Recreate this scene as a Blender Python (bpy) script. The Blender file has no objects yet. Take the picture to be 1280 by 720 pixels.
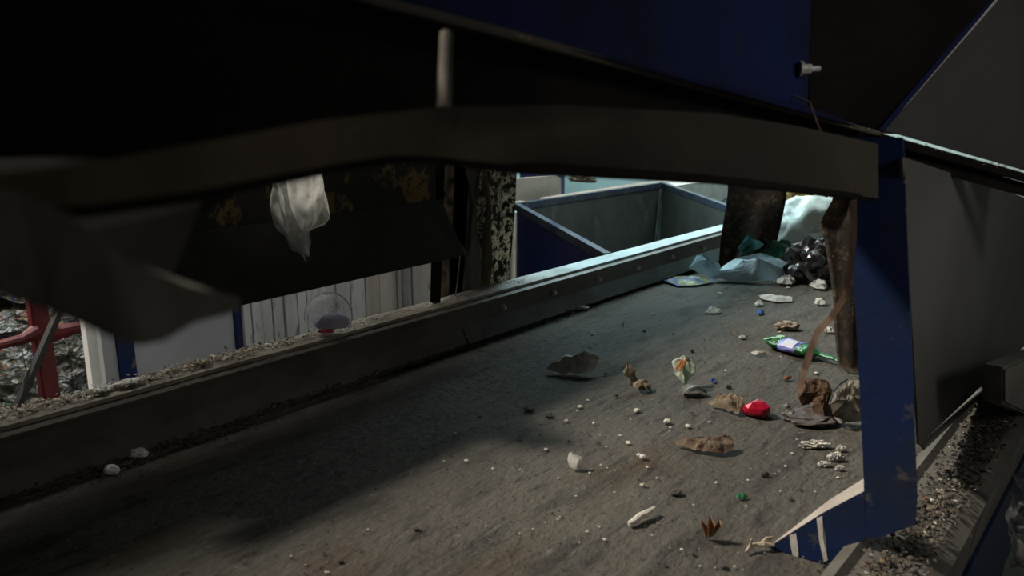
import bpy, bmesh, math, random
from mathutils import Vector, Matrix, noise
SC = bpy.context.scene; COL = SC.collection
# ------------------------------------------------------------------ camera frame (belt runs along +Y, belt surface z=0)
CZ = 1.0; PITCH = math.atan(0.238); YAW = math.radians(40.2); FPX = 1000.0
FH = Vector((-math.sin(YAW), math.cos(YAW), 0)); RT = Vector((math.cos(YAW), math.sin(YAW), 0)); ZZ = Vector((0, 0, 1))
FW = FH*math.cos(PITCH) - ZZ*math.sin(PITCH); UP = ZZ*math.cos(PITCH) + FH*math.sin(PITCH)
EYE = Vector((0, 0, CZ))
def ray(x, y): return FW*FPX + RT*(x-640) + UP*(360-y)
def onz(x, y, z=0.0): d = ray(x, y); return EYE + d*((z-CZ)/d.z)
def onx(x, y, X): d = ray(x, y); return EYE + d*(X/d.x)
def ony(x, y, Y): d = ray(x, y); return EYE + d*(Y/d.y)
def atd(x, y, D): return EYE + ray(x, y)*(D/FPX)
def onplane(x, y, p, n): d = ray(x, y); return EYE + d*((p-EYE).dot(n)/d.dot(n))
def dep(P): return (Vector(P)-EYE).dot(FW)

# ------------------------------------------------------------------ object helpers
def tag(o, label, cat, group=None, kind=None):
    if label: o['label'] = label
    if cat: o['category'] = cat
    if group: o['group'] = group
    if kind: o['kind'] = kind
    return o
def obj(name, bm, mat, parent=None, smooth=False, loc=None):
    me = bpy.data.meshes.new(name); bmesh.ops.recalc_face_normals(bm, faces=bm.faces); bm.to_mesh(me); bm.free()
    for p in me.polygons: p.use_smooth = smooth
    if mat: me.materials.append(mat)
    o = bpy.data.objects.new(name, me); COL.objects.link(o)
    if parent: o.parent = parent
    if loc is not None: o.location = loc
    return o
def empty(name, loc=(0, 0, 0)):
    o = bpy.data.objects.new(name, None); COL.objects.link(o); o.location = loc; o.empty_display_size = .05; return o
def rebase(o):
    """move a mesh's origin to the middle of its base"""
    vs = [v.co for v in o.data.vertices]
    c = Vector(((min(v.x for v in vs)+max(v.x for v in vs))/2, (min(v.y for v in vs)+max(v.y for v in vs))/2, min(v.z for v in vs)))
    o.data.transform(Matrix.Translation(-c)); o.location = c; return o
def box(bm, a, b):
    vs = [bm.verts.new((x, y, z)) for x in (a[0], b[0]) for y in (a[1], b[1]) for z in (a[2], b[2])]
    for f in ((0,1,3,2),(4,6,7,5),(0,4,5,1),(2,3,7,6),(0,2,6,4),(1,5,7,3)): bm.faces.new([vs[i] for i in f])
    return vs
def bar(bm, a, b, w, h=None, up=ZZ):
    """square bar from a to b"""
    h = h or w; a = Vector(a); b = Vector(b); d = (b-a).normalized(); s = d.cross(up)
    if s.length < .01: s = d.cross(Vector((1, 0, 0)))
    s.normalize(); t = s.cross(d)
    q = [bm.verts.new(p + s*i*w/2 + t*j*h/2) for p in (a, b) for i, j in ((-1,-1),(1,-1),(1,1),(-1,1))]
    for f in ((3,2,1,0),(4,5,6,7),(0,1,5,4),(1,2,6,5),(2,3,7,6),(3,0,4,7)): bm.faces.new([q[i] for i in f])
def tube(bm, pts, r, n=8, cap=True):
    pts = [Vector(p) for p in pts]; rs = r if isinstance(r, (list, tuple)) else [r]*len(pts); rings = []
    for i, p in enumerate(pts):
        d = (pts[min(i+1, len(pts)-1)] - pts[max(i-1, 0)]).normalized()
        s = d.cross(ZZ if abs(d.z) < .9 else Vector((1, 0, 0))).normalized(); t = s.cross(d)
        rings.append([bm.verts.new(p + (s*math.cos(k*2*math.pi/n) + t*math.sin(k*2*math.pi/n))*rs[i]) for k in range(n)])
    for A, B in zip(rings, rings[1:]):
        for k in range(n): bm.faces.new((A[k], A[(k+1) % n], B[(k+1) % n], B[k]))
    if cap: bm.faces.new(rings[0][::-1]); bm.faces.new(rings[-1])
def slab(bm, pts, th, away=None):
    """polygon pts given a real thickness th; 'away' = extrusion direction"""
    pts = [Vector(p) for p in pts]
    n = Vector((0, 0, 0))
    for i in range(len(pts)): n += (pts[i]).cross(pts[(i+1) % len(pts)])
    n.normalize(); c = sum(pts, Vector())/len(pts)
    if away is None: away = c-EYE
    if n.dot(Vector(away)) < 0: n = -n
    A = [bm.verts.new(p) for p in pts]; B = [bm.verts.new(p+n*th) for p in pts]; k = len(pts)
    f1 = bm.faces.new(A); f2 = bm.faces.new(B[::-1])
    for i in range(k): bm.faces.new((A[i], B[i], B[(i+1) % k], A[(i+1) % k]))
    bmesh.ops.triangulate(bm, faces=[f1, f2])
def plate(name, pts, th, mat, parent=None, away=None):
    bm = bmesh.new(); slab(bm, pts, th, away); return obj(name, bm, mat, parent)
def ridged(p, s, seed):
    q = Vector(p)*s + Vector((seed*7.3, seed*3.1, seed*1.7)); return 1-2*abs(noise.noise(q))
def lump(w, d, h, seed, rough=.25, freq=2.2, sub=3, flat=.5):
    """crumpled solid, base at z=0"""
    bm = bmesh.new(); bmesh.ops.create_icosphere(bm, subdivisions=sub, radius=1)
    for v in bm.verts:
        n = v.co.normalized(); k = 1 + rough*(ridged(n, freq, seed)-.3) + rough*.5*ridged(n, freq*2.3, seed+9)
        v.co = n*k
    zs = min(v.co.z for v in bm.verts)
    for v in bm.verts:
        z = v.co.z
        if z < -flat: z = -flat + (z+flat)*.15
        v.co = Vector((v.co.x*w/2, v.co.y*d/2, z*h/2))
    zm = min(v.co.z for v in bm.verts); zx = max(v.co.z for v in bm.verts); k = h/(zx-zm)
    for v in bm.verts: v.co.z = (v.co.z-zm)*k
    return bm
def sheet(outline, seed, bulge=.02, crease=.012, freq=25, th=.0015, rings=12, base=0.001, sub=5):
    crease *= 1.5
    """crumpled sheet inside a 3D outline, with thickness"""
    P = [Vector(p) for p in outline]; Q = []
    for i in range(len(P)):
        a, b = P[i], P[(i+1) % len(P)]
        for k in range(sub): Q.append(a.lerp(b, k/sub))
    c = sum(Q, Vector())/len(Q); bm = bmesh.new(); R = []
    for j in range(1, rings+1):
        t = j/rings; ring = []
        for q in Q:
            p = c.lerp(q, t); w = (1-t*t)
            f = w*bulge + crease*(ridged(p, freq, seed)*.6+ridged(p, freq*2.1, seed+4)*.35+ridged(p, freq*4.7, seed+6)*.16)*(.5+.5*min(1, 2*w))
            p = p + ZZ*f
            p += Vector((noise.noise(p*freq+Vector((seed, 0, 0))), noise.noise(p*freq+Vector((0, seed+5, 0))), 0))*crease*.5
            if p.z < base: p.z = base + (base-p.z)*.2
            ring.append(bm.verts.new(p))
        R.append(ring)
    cv = bm.verts.new(c + ZZ*(bulge+crease*.3)); n = len(Q)
    for k in range(n): bm.faces.new((cv, R[0][k], R[0][(k+1) % n]))
    for A, B in zip(R, R[1:]):
        for k in range(n): bm.faces.new((A[k], B[k], B[(k+1) % n], A[(k+1) % n]))
    ret = bmesh.ops.solidify(bm, geom=bm.faces[:], thickness=th)
    return bm
def grid(fn, nu, nv, th=.002):
    bm = bmesh.new(); V = [[bm.verts.new(fn(i/nu, j/nv)) for j in range(nv+1)] for i in range(nu+1)]
    for i in range(nu):
        for j in range(nv): bm.faces.new((V[i][j], V[i+1][j], V[i+1][j+1], V[i][j+1]))
    if th: bmesh.ops.solidify(bm, geom=bm.faces[:], thickness=th)
    return bm
def chips(bm, spots, rnd):
    for p, s in spots:
        vs = []
        sx, sy, sz = s*rnd.uniform(.6, 1.5), s*rnd.uniform(.6, 1.4), s*rnd.uniform(.35, .9)
        m = Matrix.Rotation(rnd.uniform(0, 6.3), 3, 'Z') @ Matrix.Rotation(rnd.uniform(-.5, .5), 3, 'X')
        for k in range(6):
            dirv = [(1,0,0),(-1,0,0),(0,1,0),(0,-1,0),(0,0,1),(0,0,-1)][k]
            q = Vector((dirv[0]*sx, dirv[1]*sy, dirv[2]*sz))*.5*rnd.uniform(.7, 1.2) + Vector((rnd.uniform(-.2, .2)*s, rnd.uniform(-.2, .2)*s, 0))
            vs.append(bm.verts.new(Vector(p) + m @ q))
        for a, b, c in ((0,2,4),(2,1,4),(1,3,4),(3,0,4),(2,0,5),(1,2,5),(3,1,5),(0,3,5)): bm.faces.new((vs[a], vs[b], vs[c]))

# ------------------------------------------------------------------ materials
def mat_new(name):
    m = bpy.data.materials.new(name); m.use_nodes = True; nt = m.node_tree; return m, nt, nt.nodes['Principled BSDF']
def N(nt, t, **kw):
    n = nt.nodes.new(t)
    for k, v in kw.items():
        if k in n.inputs: n.inputs[k].default_value = v
        else: setattr(n, k, v)
    return n
def c4(c): return (c[0], c[1], c[2], 1)
def noise_fac(nt, scale, lo, hi, detail=6, stretch=None, rough=.6):
    tc = N(nt, 'ShaderNodeTexCoord'); mp = N(nt, 'ShaderNodeMapping')
    if stretch: mp.inputs['Scale'].default_value = stretch
    nt.links.new(tc.outputs['Object'], mp.inputs['Vector'])
    n = N(nt, 'ShaderNodeTexNoise', Scale=scale, Detail=detail, Roughness=rough); nt.links.new(mp.outputs[0], n.inputs['Vector'])
    r = N(nt, 'ShaderNodeMapRange'); r.inputs['From Min'].default_value = lo; r.inputs['From Max'].default_value = hi
    nt.links.new(n.outputs['Fac'], r.inputs['Value']); return r.outputs[0]
def mix(nt, f, a, b):
    m = N(nt, 'ShaderNodeMix', data_type='RGBA')
    if isinstance(f, float): m.inputs[0].default_value = f
    else: nt.links.new(f, m.inputs[0])
    for s, i in ((a, 6), (b, 7)):
        if isinstance(s, tuple): m.inputs[i].default_value = c4(s)
        else: nt.links.new(s, m.inputs[i])
    return m.outputs[2]
def bump(nt, b, h, strength, dist=.01):
    n = N(nt, 'ShaderNodeBump', Strength=strength, Distance=dist); nt.links.new(h, n.inputs['Height']); nt.links.new(n.outputs[0], b.inputs['Normal'])
def mat(name, a, b=None, scale=8, lo=.4, hi=.65, rough=.7, metal=0, bs=.3, bscale=None, alpha=1, trans=0, stretch=None, layers=(), bdist=.005, spec=.5):
    """base a, patches b, then layers of (colour, scale, lo, hi, stretch)"""
    m, nt, p = mat_new(name)
    out = a
    if b: out = mix(nt, noise_fac(nt, scale, lo, hi, stretch=stretch), a, b)
    for L in layers: out = mix(nt, noise_fac(nt, L[1], L[2], L[3], stretch=(L[4] if len(L) > 4 else None)), out, L[0])
    if isinstance(out, tuple): p.inputs['Base Color'].default_value = c4(out)
    else: nt.links.new(out, p.inputs['Base Color'])
    p.inputs['Roughness'].default_value = rough; p.inputs['Metallic'].default_value = metal
    p.inputs['Specular IOR Level'].default_value = spec
    p.inputs['Alpha'].default_value = alpha; p.inputs['Transmission Weight'].default_value = trans
    if bs: bump(nt, p, noise_fac(nt, bscale or scale*4, 0, 1), bs, bdist)
    return m
def mat_film(name, c, alpha=.45, rough=.25, c2=None):
    """thin plastic film"""
    m, nt, p = mat_new(name)
    if c2: nt.links.new(mix(nt, noise_fac(nt, 9, .45, .6), c, c2), p.inputs['Base Color'])
    else: p.inputs['Base Color'].default_value = c4(c)
    p.inputs['Roughness'].default_value = rough
    r = N(nt, 'ShaderNodeMapRange'); r.inputs['To Min'].default_value = max(0, alpha-.2); r.inputs['To Max'].default_value = min(1, alpha+.25)
    nt.links.new(noise_fac(nt, 30, .3, .7), r.inputs['Value']); nt.links.new(r.outputs[0], p.inputs['Alpha'])
    tr = N(nt, 'ShaderNodeBsdfTranslucent'); tr.inputs[0].default_value = c4(c); ms = N(nt, 'ShaderNodeMixShader'); ms.inputs[0].default_value = .3
    tp = N(nt, 'ShaderNodeBsdfTransparent'); ma = N(nt, 'ShaderNodeMixShader'); nt.links.new(r.outputs[0], ma.inputs[0])
    nt.links.new(tp.outputs[0], ma.inputs[1]); nt.links.new(tr.outputs[0], ma.inputs[2])
    nt.links.new(p.outputs[0], ms.inputs[1]); nt.links.new(ma.outputs[0], ms.inputs[2])
    nt.links.new(ms.outputs[0], nt.nodes['Material Output'].inputs['Surface']); bump(nt, p, noise_fac(nt, 60, 0, 1), .3); return m
def mat_random(name, cols, rough=.8):
    """each loose piece picks one colour"""
    m, nt, p = mat_new(name); g = N(nt, 'ShaderNodeNewGeometry'); r = N(nt, 'ShaderNodeValToRGB'); r.color_ramp.interpolation = 'CONSTANT'
    e = r.color_ramp.elements
    while len(e) < len(cols): e.new(.5)
    t = 0; tot = sum(w for _, w in cols)
    for i, (c, w) in enumerate(cols): e[i].position = t/tot; e[i].color = c4(c); t += w
    nt.links.new(g.outputs['Random Per Island'], r.inputs[0]); nt.links.new(r.outputs[0], p.inputs['Base Color']); p.inputs['Roughness'].default_value = rough; return m

# belt rubber: dusty, with scuffs running along the travel direction
def belt_mat():
    m, nt, p = mat_new('dusty_belt_rubber')
    a = mix(nt, noise_fac(nt, 2.2, .35, .65, stretch=(1, .5, 1)), (.118, .106, .090), (.165, .150, .126))
    a = mix(nt, noise_fac(nt, 3.1, .53, .72, stretch=(1.3, .6, 1)), a, (.11, .07, .042))
    a = mix(nt, noise_fac(nt, 7, .52, .72, stretch=(1.6, .4, 1), detail=9), a, (.062, .058, .05))
    a = mix(nt, noise_fac(nt, 18, .55, .72, stretch=(1.6, .3, 1), detail=8), a, (.045, .043, .039))
    a = mix(nt, noise_fac(nt, 60, .62, .7, detail=3), a, (.035, .033, .03))
    a = mix(nt, noise_fac(nt, 45, .66, .74, detail=2), a, (.24, .22, .19))
    a = mix(nt, noise_fac(nt, 26, .6, .7, stretch=(2.2, .25, 1)), a, (.19, .18, .16))
    nt.links.new(a, p.inputs['Base Color']); p.inputs['Roughness'].default_value = .72; p.inputs['Specular IOR Level'].default_value = .4
    h = N(nt, 'ShaderNodeMath', operation='ADD')
    nt.links.new(noise_fac(nt, 55, 0, 1, stretch=(1, .6, 1), detail=8), h.inputs[0]); nt.links.new(noise_fac(nt, 9, 0, 1.0), h.inputs[1])
    bump(nt, p, h.outputs[0], .8, .015); return m
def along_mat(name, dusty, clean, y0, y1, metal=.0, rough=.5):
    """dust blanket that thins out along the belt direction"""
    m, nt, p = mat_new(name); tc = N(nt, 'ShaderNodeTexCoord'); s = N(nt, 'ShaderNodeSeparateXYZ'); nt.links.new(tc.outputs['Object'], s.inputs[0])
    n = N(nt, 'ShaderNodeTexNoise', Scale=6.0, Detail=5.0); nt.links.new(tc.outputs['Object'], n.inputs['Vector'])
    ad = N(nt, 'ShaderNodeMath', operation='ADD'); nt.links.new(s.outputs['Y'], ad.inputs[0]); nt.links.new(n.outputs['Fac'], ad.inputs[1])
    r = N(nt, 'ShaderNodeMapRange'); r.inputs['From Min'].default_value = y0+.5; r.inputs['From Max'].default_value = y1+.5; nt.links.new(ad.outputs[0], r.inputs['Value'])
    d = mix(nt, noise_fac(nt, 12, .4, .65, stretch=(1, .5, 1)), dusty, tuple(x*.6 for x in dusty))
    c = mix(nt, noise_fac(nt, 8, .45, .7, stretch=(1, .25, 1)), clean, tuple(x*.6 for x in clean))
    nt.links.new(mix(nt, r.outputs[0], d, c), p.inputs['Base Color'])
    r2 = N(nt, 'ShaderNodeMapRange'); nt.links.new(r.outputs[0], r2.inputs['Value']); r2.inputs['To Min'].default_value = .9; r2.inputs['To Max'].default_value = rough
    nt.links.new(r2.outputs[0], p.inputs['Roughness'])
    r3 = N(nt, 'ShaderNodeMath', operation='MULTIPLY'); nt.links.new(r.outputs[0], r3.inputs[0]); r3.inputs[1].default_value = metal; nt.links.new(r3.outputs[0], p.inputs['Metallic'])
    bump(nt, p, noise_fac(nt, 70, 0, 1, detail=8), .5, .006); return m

M = {}
M['belt'] = belt_mat()
M['rail_top'] = along_mat('rail_dust_to_steel', (.30, .26, .21), (.42, .47, .48), 2.3, 3.3, .6, .4)
M['rail_web'] = along_mat('rail_web_dust_to_steel', (.085, .075, .06), (.13, .125, .115), 1.9, 3.0, .3, .5)
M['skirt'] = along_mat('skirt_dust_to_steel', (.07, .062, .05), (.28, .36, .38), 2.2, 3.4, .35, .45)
M['bolt'] = mat('bolt_zinc', (.6, .62, .6), (.35, .3, .25), 60, rough=.5, metal=.2)
M['rrail'] = mat('right_rail_grimy_steel', (.085, .078, .066), (.045, .04, .033), 9, rough=.85, stretch=(1, .4, 1))
M['dirt'] = mat_random('mixed_dirt', [((.025, .02, .015), 6), ((.06, .048, .033), 4), ((.11, .09, .06), 2), ((.22, .2, .16), .6), ((.42, .4, .36), .2), ((.12, .05, .02), .4)])
M['dirt_pale'] = mat_random('pale_dirt', [((.36, .29, .21), 5), ((.24, .19, .13), 3), ((.5, .44, .35), 3), ((.12, .09, .06), 1.5), ((.68, .65, .6), .8)])
M['dirt_dark'] = mat_random('dark_dirt', [((.02, .018, .015), 6), ((.05, .042, .034), 4), ((.1, .085, .07), 1), ((.3, .29, .26), .25)])
M['blue_frame'] = mat('blue_painted_steel', (.005, .017, .07), (.014, .02, .04), 5, rough=.7, layers=[((.10, .085, .07), 14, .6, .72), ((.25, .25, .26), 55, .69, .74)], spec=.2)
M['blue_hood'] = mat('blue_hopper_paint', (.006, .012, .06), (.006, .008, .022), 3, rough=.85, layers=[((.02, .017, .013), 9, .58, .75)], bs=.1, spec=.15)
M['grey_hood'] = mat('grey_hopper_steel', (.055, .054, .055), (.045, .042, .04), 3, rough=.85, layers=[((.02, .022, .03), 22, .7, .76)], bs=.1, spec=.15)
M['grey_panel'] = mat('grey_side_panel', (.085, .08, .074), (.065, .06, .056), 2.5, rough=.8, layers=[((.02, .018, .016), 24, .71, .76)], bs=.1, spec=.2)
M['black'] = mat('near_black', (.006, .0055, .005), (.012, .01, .008), 5, rough=.95, bs=.1, spec=.1)  # even near-black base colour for the darkest parts
M['lip'] = mat('grimy_skirt_steel', (.09, .078, .064), (.066, .058, .048), 5, rough=.9, bs=.1, spec=.15)
M['flap'] = mat('near_rubber_flap', (.17, .155, .135), (.08, .072, .064), 6, rough=.95, bs=.1, spec=.1)
M['dark_plate'] = mat('deflector_dark_steel', (.03, .028, .024), (.018, .017, .015), 5, rough=.75, layers=[((.045, .05, .045), 9, .55, .8)], spec=.3)
M['ochre'] = mat('black_wall_peeling_ochre', (.012, .011, .009), (.017, .015, .012), 4, rough=.85, bs=.5, layers=[((.15, .10, .028), 8.5, .52, .57, (1, 1, .8)), ((.012, .011, .009), 30, .56, .62)])
M['rubber'] = mat('dark_rubber_strip', (.14, .128, .105), (.2, .185, .15), 7, rough=.8, stretch=(1, 1, .4))
M['rubber_grime'] = mat('rubber_with_pale_grime', (.05, .046, .038), (.66, .62, .5), 24, .46, .52, rough=.9, bs=.8, layers=[((.03, .028, .02), 70, .54, .6), ((.13, .13, .05), 5, .55, .7)])
M['rubber_tan'] = mat('rubber_with_brown_dust', (.36, .30, .21), (.05, .042, .03), 18, rough=.9, bs=.5)
M['rubber_rust'] = mat('brown_stained_rubber', (.035, .022, .014), (.12, .085, .05), 26, .52, .62, rough=.75, bs=.6, layers=[((.015, .013, .011), 7, .45, .6), ((.2, .18, .12), 60, .66, .7)])
M['bin_blue'] = mat('bin_blue_paint', (.01, .022, .15), (.008, .016, .10), 3, rough=.5, layers=[((.12, .14, .2), 30, .68, .72)], bs=.15)
M['bin_rim'] = mat('bin_rim_worn_blue', (.03, .04, .08), (.07, .085, .09), 5, rough=.55, layers=[((.14, .14, .13), 20, .6, .7)])
M['bin_in'] = mat('bin_inner_grime', (.085, .085, .072), (.055, .058, .05), 3.5, rough=.8, layers=[((.15, .17, .15), 7, .62, .78, (1, 1, .4))])
M['teal_wall'] = mat('pale_teal_wall', (.42, .56, .56), (.36, .48, .48), 1.5, rough=.8, bs=.05)
M['floor'] = mat('grimy_concrete', (.10, .095, .085), (.06, .055, .05), 1.2, rough=.9, layers=[((.15, .14, .12), 5, .55, .7)])
M['wall_dark'] = mat('dark_hall_wall', (.04, .04, .04), (.03, .03, .03), 1, rough=.9)
M['wood'] = mat('grey_weathered_boards', (.44, .44, .42), (.30, .30, .285), 7, rough=.85, bs=.5, stretch=(1, 1, .08), layers=[((.13, .12, .10), 16, .58, .70, (1, 1, .3)), ((.6, .6, .58), 22, .62, .7, (1, 1, .2)), ((.32, .27, .22), 2.5, .55, .7, (1, 1, .3))])
M['wood_brown'] = mat('brown_weathered_boards', (.40, .35, .30), (.26, .21, .17), 8, rough=.85, bs=.5, stretch=(1, 1, .1), layers=[((.13, .1, .08), 18, .62, .72, (1, 1, .3))])
M['pipe'] = mat('grey_steel_pipe', (.30, .30, .29), (.2, .2, .19), 6, rough=.5, metal=.3)
M['white_post'] = mat('white_painted_post', (.72, .72, .69), (.6, .6, .57), 6, rough=.6)
M['sheet_grey'] = mat('grey_sheet_panel', (.33, .34, .34), (.27, .28, .28), 2, rough=.5, bs=.1)
M['red'] = mat('red_painted_tube', (.13, .004, .007), (.09, .004, .006), 7, rough=.5)
M['black_bar'] = mat('black_rubber_bar', (.008, .009, .008), (.015, .015, .014), 8, rough=.6)
M['foil'] = mat('silver_foil', (.45, .44, .41), (.2, .18, .15), 20, rough=.35, metal=.6)
M['white_paper'] = mat('dirty_white_paper', (.72, .70, .65), (.52, .50, .45), 25, rough=.8)
M['white_foam'] = mat('white_foam_crumbs', (.62, .60, .55), (.42, .40, .36), 60, rough=.9)
M['tan'] = mat('tan_crumpled_paper', (.38, .31, .22), (.23, .17, .11), 30, rough=.8)
M['greyfilm'] = mat('grey_film', (.55, .53, .48), (.4, .38, .34), 16, rough=.5, layers=[((.62, .6, .55), 14, .55, .65)])
M['brown_card'] = mat('brown_cardboard', (.15, .085, .045), (.07, .04, .023), 22, rough=.8, layers=[((.32, .22, .14), 35, .6, .68)])
M['brown_light'] = mat('light_brown_card', (.42, .27, .15), (.22, .13, .07), 28, rough=.8)
M['beige_card'] = mat('beige_carton', (.33, .30, .25), (.2, .17, .14), 15, rough=.7)
M['redcan'] = mat('red_foil', (.42, .008, .03), (.25, .005, .02), 20, rough=.25, metal=.2, layers=[((.7, .3, .32), 40, .68, .72)])
M['green_pet'] = mat('green_bottle_plastic', (.012, .14, .035), (.006, .07, .02), 20, rough=.22, trans=.3, bs=.5)
M['green_film'] = mat('green_film', (.03, .13, .08), (.10, .2, .15), 18, rough=.2, layers=[((.45, .6, .5), 26, .62, .68)])
M['label_blue'] = mat('blue_label', (.14, .16, .5), (.2, .22, .55), 30, rough=.4)
M['label_white'] = mat('white_label_patch', (.7, .7, .75), None, rough=.5)
M['black_bag'] = mat('black_bag_film', (.012, .012, .014), (.03, .03, .034), 12, rough=.28, layers=[((.16, .16, .18), 18, .64, .72)], spec=.8)
M['white_sack'] = mat('white_sack', (.62, .64, .60), (.44, .46, .42), 6, rough=.6, layers=[((.75, .8, .78), 12, .6, .7)])
M['blue_white'] = mat('pale_blue_white_sack', (.66, .78, .83), (.5, .62, .68), 7, rough=.45, layers=[((.10, .18, .24), 12, .66, .7)])
M['cyan'] = mat('cyan_film', (.16, .42, .40), (.10, .3, .3), 18, rough=.3)
M['orange'] = mat('orange_brown_rubbish', (.5, .3, .06), (.25, .16, .06), 9, rough=.7, layers=[((.1, .07, .05), 20, .55, .65)])
M['leaflet'] = mat('printed_leaflet', (.15, .2, .42), (.42, .42, .1), 12, .45, .55, rough=.35, layers=[((.55, .62, .68), 16, .56, .62)])
M['bluebit'] = mat('blue_plastic_bit', (.03, .14, .5), rough=.4, bs=0)
M['greenbit'] = mat('green_plastic_bit', (.02, .2, .07), rough=.4, bs=0)
M['crumb_w'] = mat('pale_crumb', (.5, .46, .39), (.4, .36, .3), 60, rough=.8)
M['crumb_d'] = mat('dark_crumb', (.03, .028, .025), (.07, .06, .05), 60, rough=.9)
M['crumb_b'] = mat('brown_crumb', (.2, .14, .09), (.1, .07, .05), 60, rough=.9)
M['strap'] = mat('brown_strap', (.14, .085, .055), (.08, .05, .032), 20, rough=.8)
M['bag_film'] = mat_film('clear_white_bag', (.85, .85, .82), .6, .3)
M['lid_film'] = mat_film('clear_lid_plastic', (.95, .95, .97), .28, .1)
M['lilac'] = mat('lilac_film', (.55, .52, .75), (.75, .74, .82), 14, rough=.4)
M['redbit'] = mat('crimson_paper', (.6, .05, .12), (.4, .03, .08), 30, rough=.6)
M['black_wire'] = mat('black_wire', (.015, .015, .015), rough=.5, bs=0)

# ------------------------------------------------------------------ the hall
def structure(name, a, b, m):
    bm = bmesh.new(); box(bm, a, b); o = obj(name, bm, m); o['kind'] = 'structure'; return o
FZ = -2.2
structure('floor', (-9, -4, FZ-.1), (4, 11.2, FZ), M['floor'])
structure('wall_left', (-9.1, -4, FZ), (-9, 11.2, 4.2), M['teal_wall'])
structure('wall_back', (-9, 11.0, FZ), (4, 11.1, 4.2), M['teal_wall'])
structure('wall_right', (4, -4, FZ), (4.1, 11.1, 4.2), M['wall_dark'])
structure('wall_front', (-9, -4.1, FZ), (4, -4, 4.2), M['wall_dark'])

# ------------------------------------------------------------------ conveyor
bm = bmesh.new()
Y0, Y1 = -1.2, 7.2
def beltpt(u, v):
    x = -2.19 + u*1.80; y = Y0 + v*(Y1-Y0); z = .006*noise.noise(Vector((x*1.5, y*1.1, 3)))-.004
    return Vector((x, y, z))
V = grid(beltpt, 40, 160, 0); bmesh.ops.solidify(V, geom=V.faces[:], thickness=.02)
belt = obj('conveyor_belt', V, M['belt'], smooth=True)
tag(belt, 'wide dusty grey rubber conveyor belt strewn with scraps', 'conveyor belt')

# left side rail: flanged channel, skirt and bolts
rail = empty('conveyor_side_rail', (-2.25, 2.8, FZ)); tag(rail, 'long steel side rail left of the belt, dusty near end and shiny bolted far end', 'rail')
def extr(name, prof, y0, y1, m, parent, n=60, jit=0.0):
    bm = bmesh.new(); R = []
    for i in range(n+1):
        y = y0+(y1-y0)*i/n; off = jit*noise.noise(Vector((0, y*3, 5)))
        R.append([bm.verts.new((x+off*.4, y, z+off)) for x, z in prof])
    k = len(prof)
    for A, B in zip(R, R[1:]):
        for j in range(k): bm.faces.new((A[j], A[(j+1) % k], B[(j+1) % k], B[j]))
    bm.faces.new(R[0]); bm.faces.new(R[-1][::-1]); o = obj(name, bm, m, parent)
    if parent: o.matrix_parent_inverse = Matrix.Translation(-Vector(parent.location))
    return o
extr('top_flange', [(-2.33, .183), (-2.235, .178), (-2.235, .166), (-2.33, .171)], Y0, Y1, M['rail_top'], rail, jit=.004)
extr('web', [(-2.24, .166), (-2.205, .160), (-2.205, .150), (-2.215, .145), (-2.215, -.08), (-2.24, -.08)], Y0, Y1, M['rail_web'], rail)
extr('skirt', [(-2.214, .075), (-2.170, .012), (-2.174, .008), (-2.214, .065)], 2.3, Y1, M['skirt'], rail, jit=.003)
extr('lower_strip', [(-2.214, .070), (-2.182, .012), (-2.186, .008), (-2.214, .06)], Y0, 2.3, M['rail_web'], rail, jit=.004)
for i, yb in enumerate([onx(px_, py_, -2.206).y for px_, py_ in ((630, 379), (693, 360), (749, 344), (798, 330), (842, 316), (880, 304))] + [5.0, 5.5, 6.0]):
    bm = bmesh.new(); tube(bm, [(-2.216, yb, .108), (-2.206, yb, .108)], [.014, .014], 10); tube(bm, [(-2.206, yb, .108), (-2.196, yb, .108)], [.010, .009], 6)
    o = obj('bolt', bm, M['bolt'], rail); o.matrix_parent_inverse = Matrix.Translation(-Vector(rail.location))
# posts carrying the rail
for yb in (0.2, 3.2, 6.2):
    bm = bmesh.new(); box(bm, (-2.31, yb-.05, FZ), (-2.241, yb+.05, .17)); o = obj('post', bm, M['blue_frame'], rail); o.matrix_parent_inverse = Matrix.Translation(-Vector(rail.location))

# right side rail
rrail = empty('conveyor_side_rail', (-.34, 2.8, FZ)); tag(rrail, 'grimy steel side rail at lower right with blue frame below', 'rail')
extr('top_flange', [(-.455, .055), (-.425, .075), (-.41, .06), (-.30, .052), (-.265, .03), (-.28, .02), (-.44, .02)], .2, 3.35, M['rrail'], rrail, jit=.003)
extr('outer_web', [(-.30, .02), (-.27, .02), (-.29, -.16), (-.31, -.16)], .2, 3.35, M['rrail'], rrail)
extr('blue_beam', [(-.36, -.16), (-.28, -.16), (-.28, -.5), (-.36, -.5)], .2, 3.3, M['blue_frame'], rrail)
for yb in (.5, 2.9):
    bm = bmesh.new(); box(bm, (-.36, yb-.05, FZ), (-.29, yb+.05, -.5)); o = obj('post', bm, M['blue_frame'], rrail); o.matrix_parent_inverse = Matrix.Translation(-Vector(rrail.location))
bm = bmesh.new(); box(bm, (-2.2, .2, -.3), (-.47, .25, -.1)); box(bm, (-2.2, 3.1, -.3), (-.47, 3.2, -.1)); box(bm, (-2.2, 6.1, -.3), (-.47, 6.2, -.1))
box(bm, (-2.2, 0, -.1), (-.47, 7, -.03))
o = obj('slider_bed', bm, M['wall_dark']); tag(o, 'dark steel bed carrying the underside of the conveyor belt', 'bed')

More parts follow.
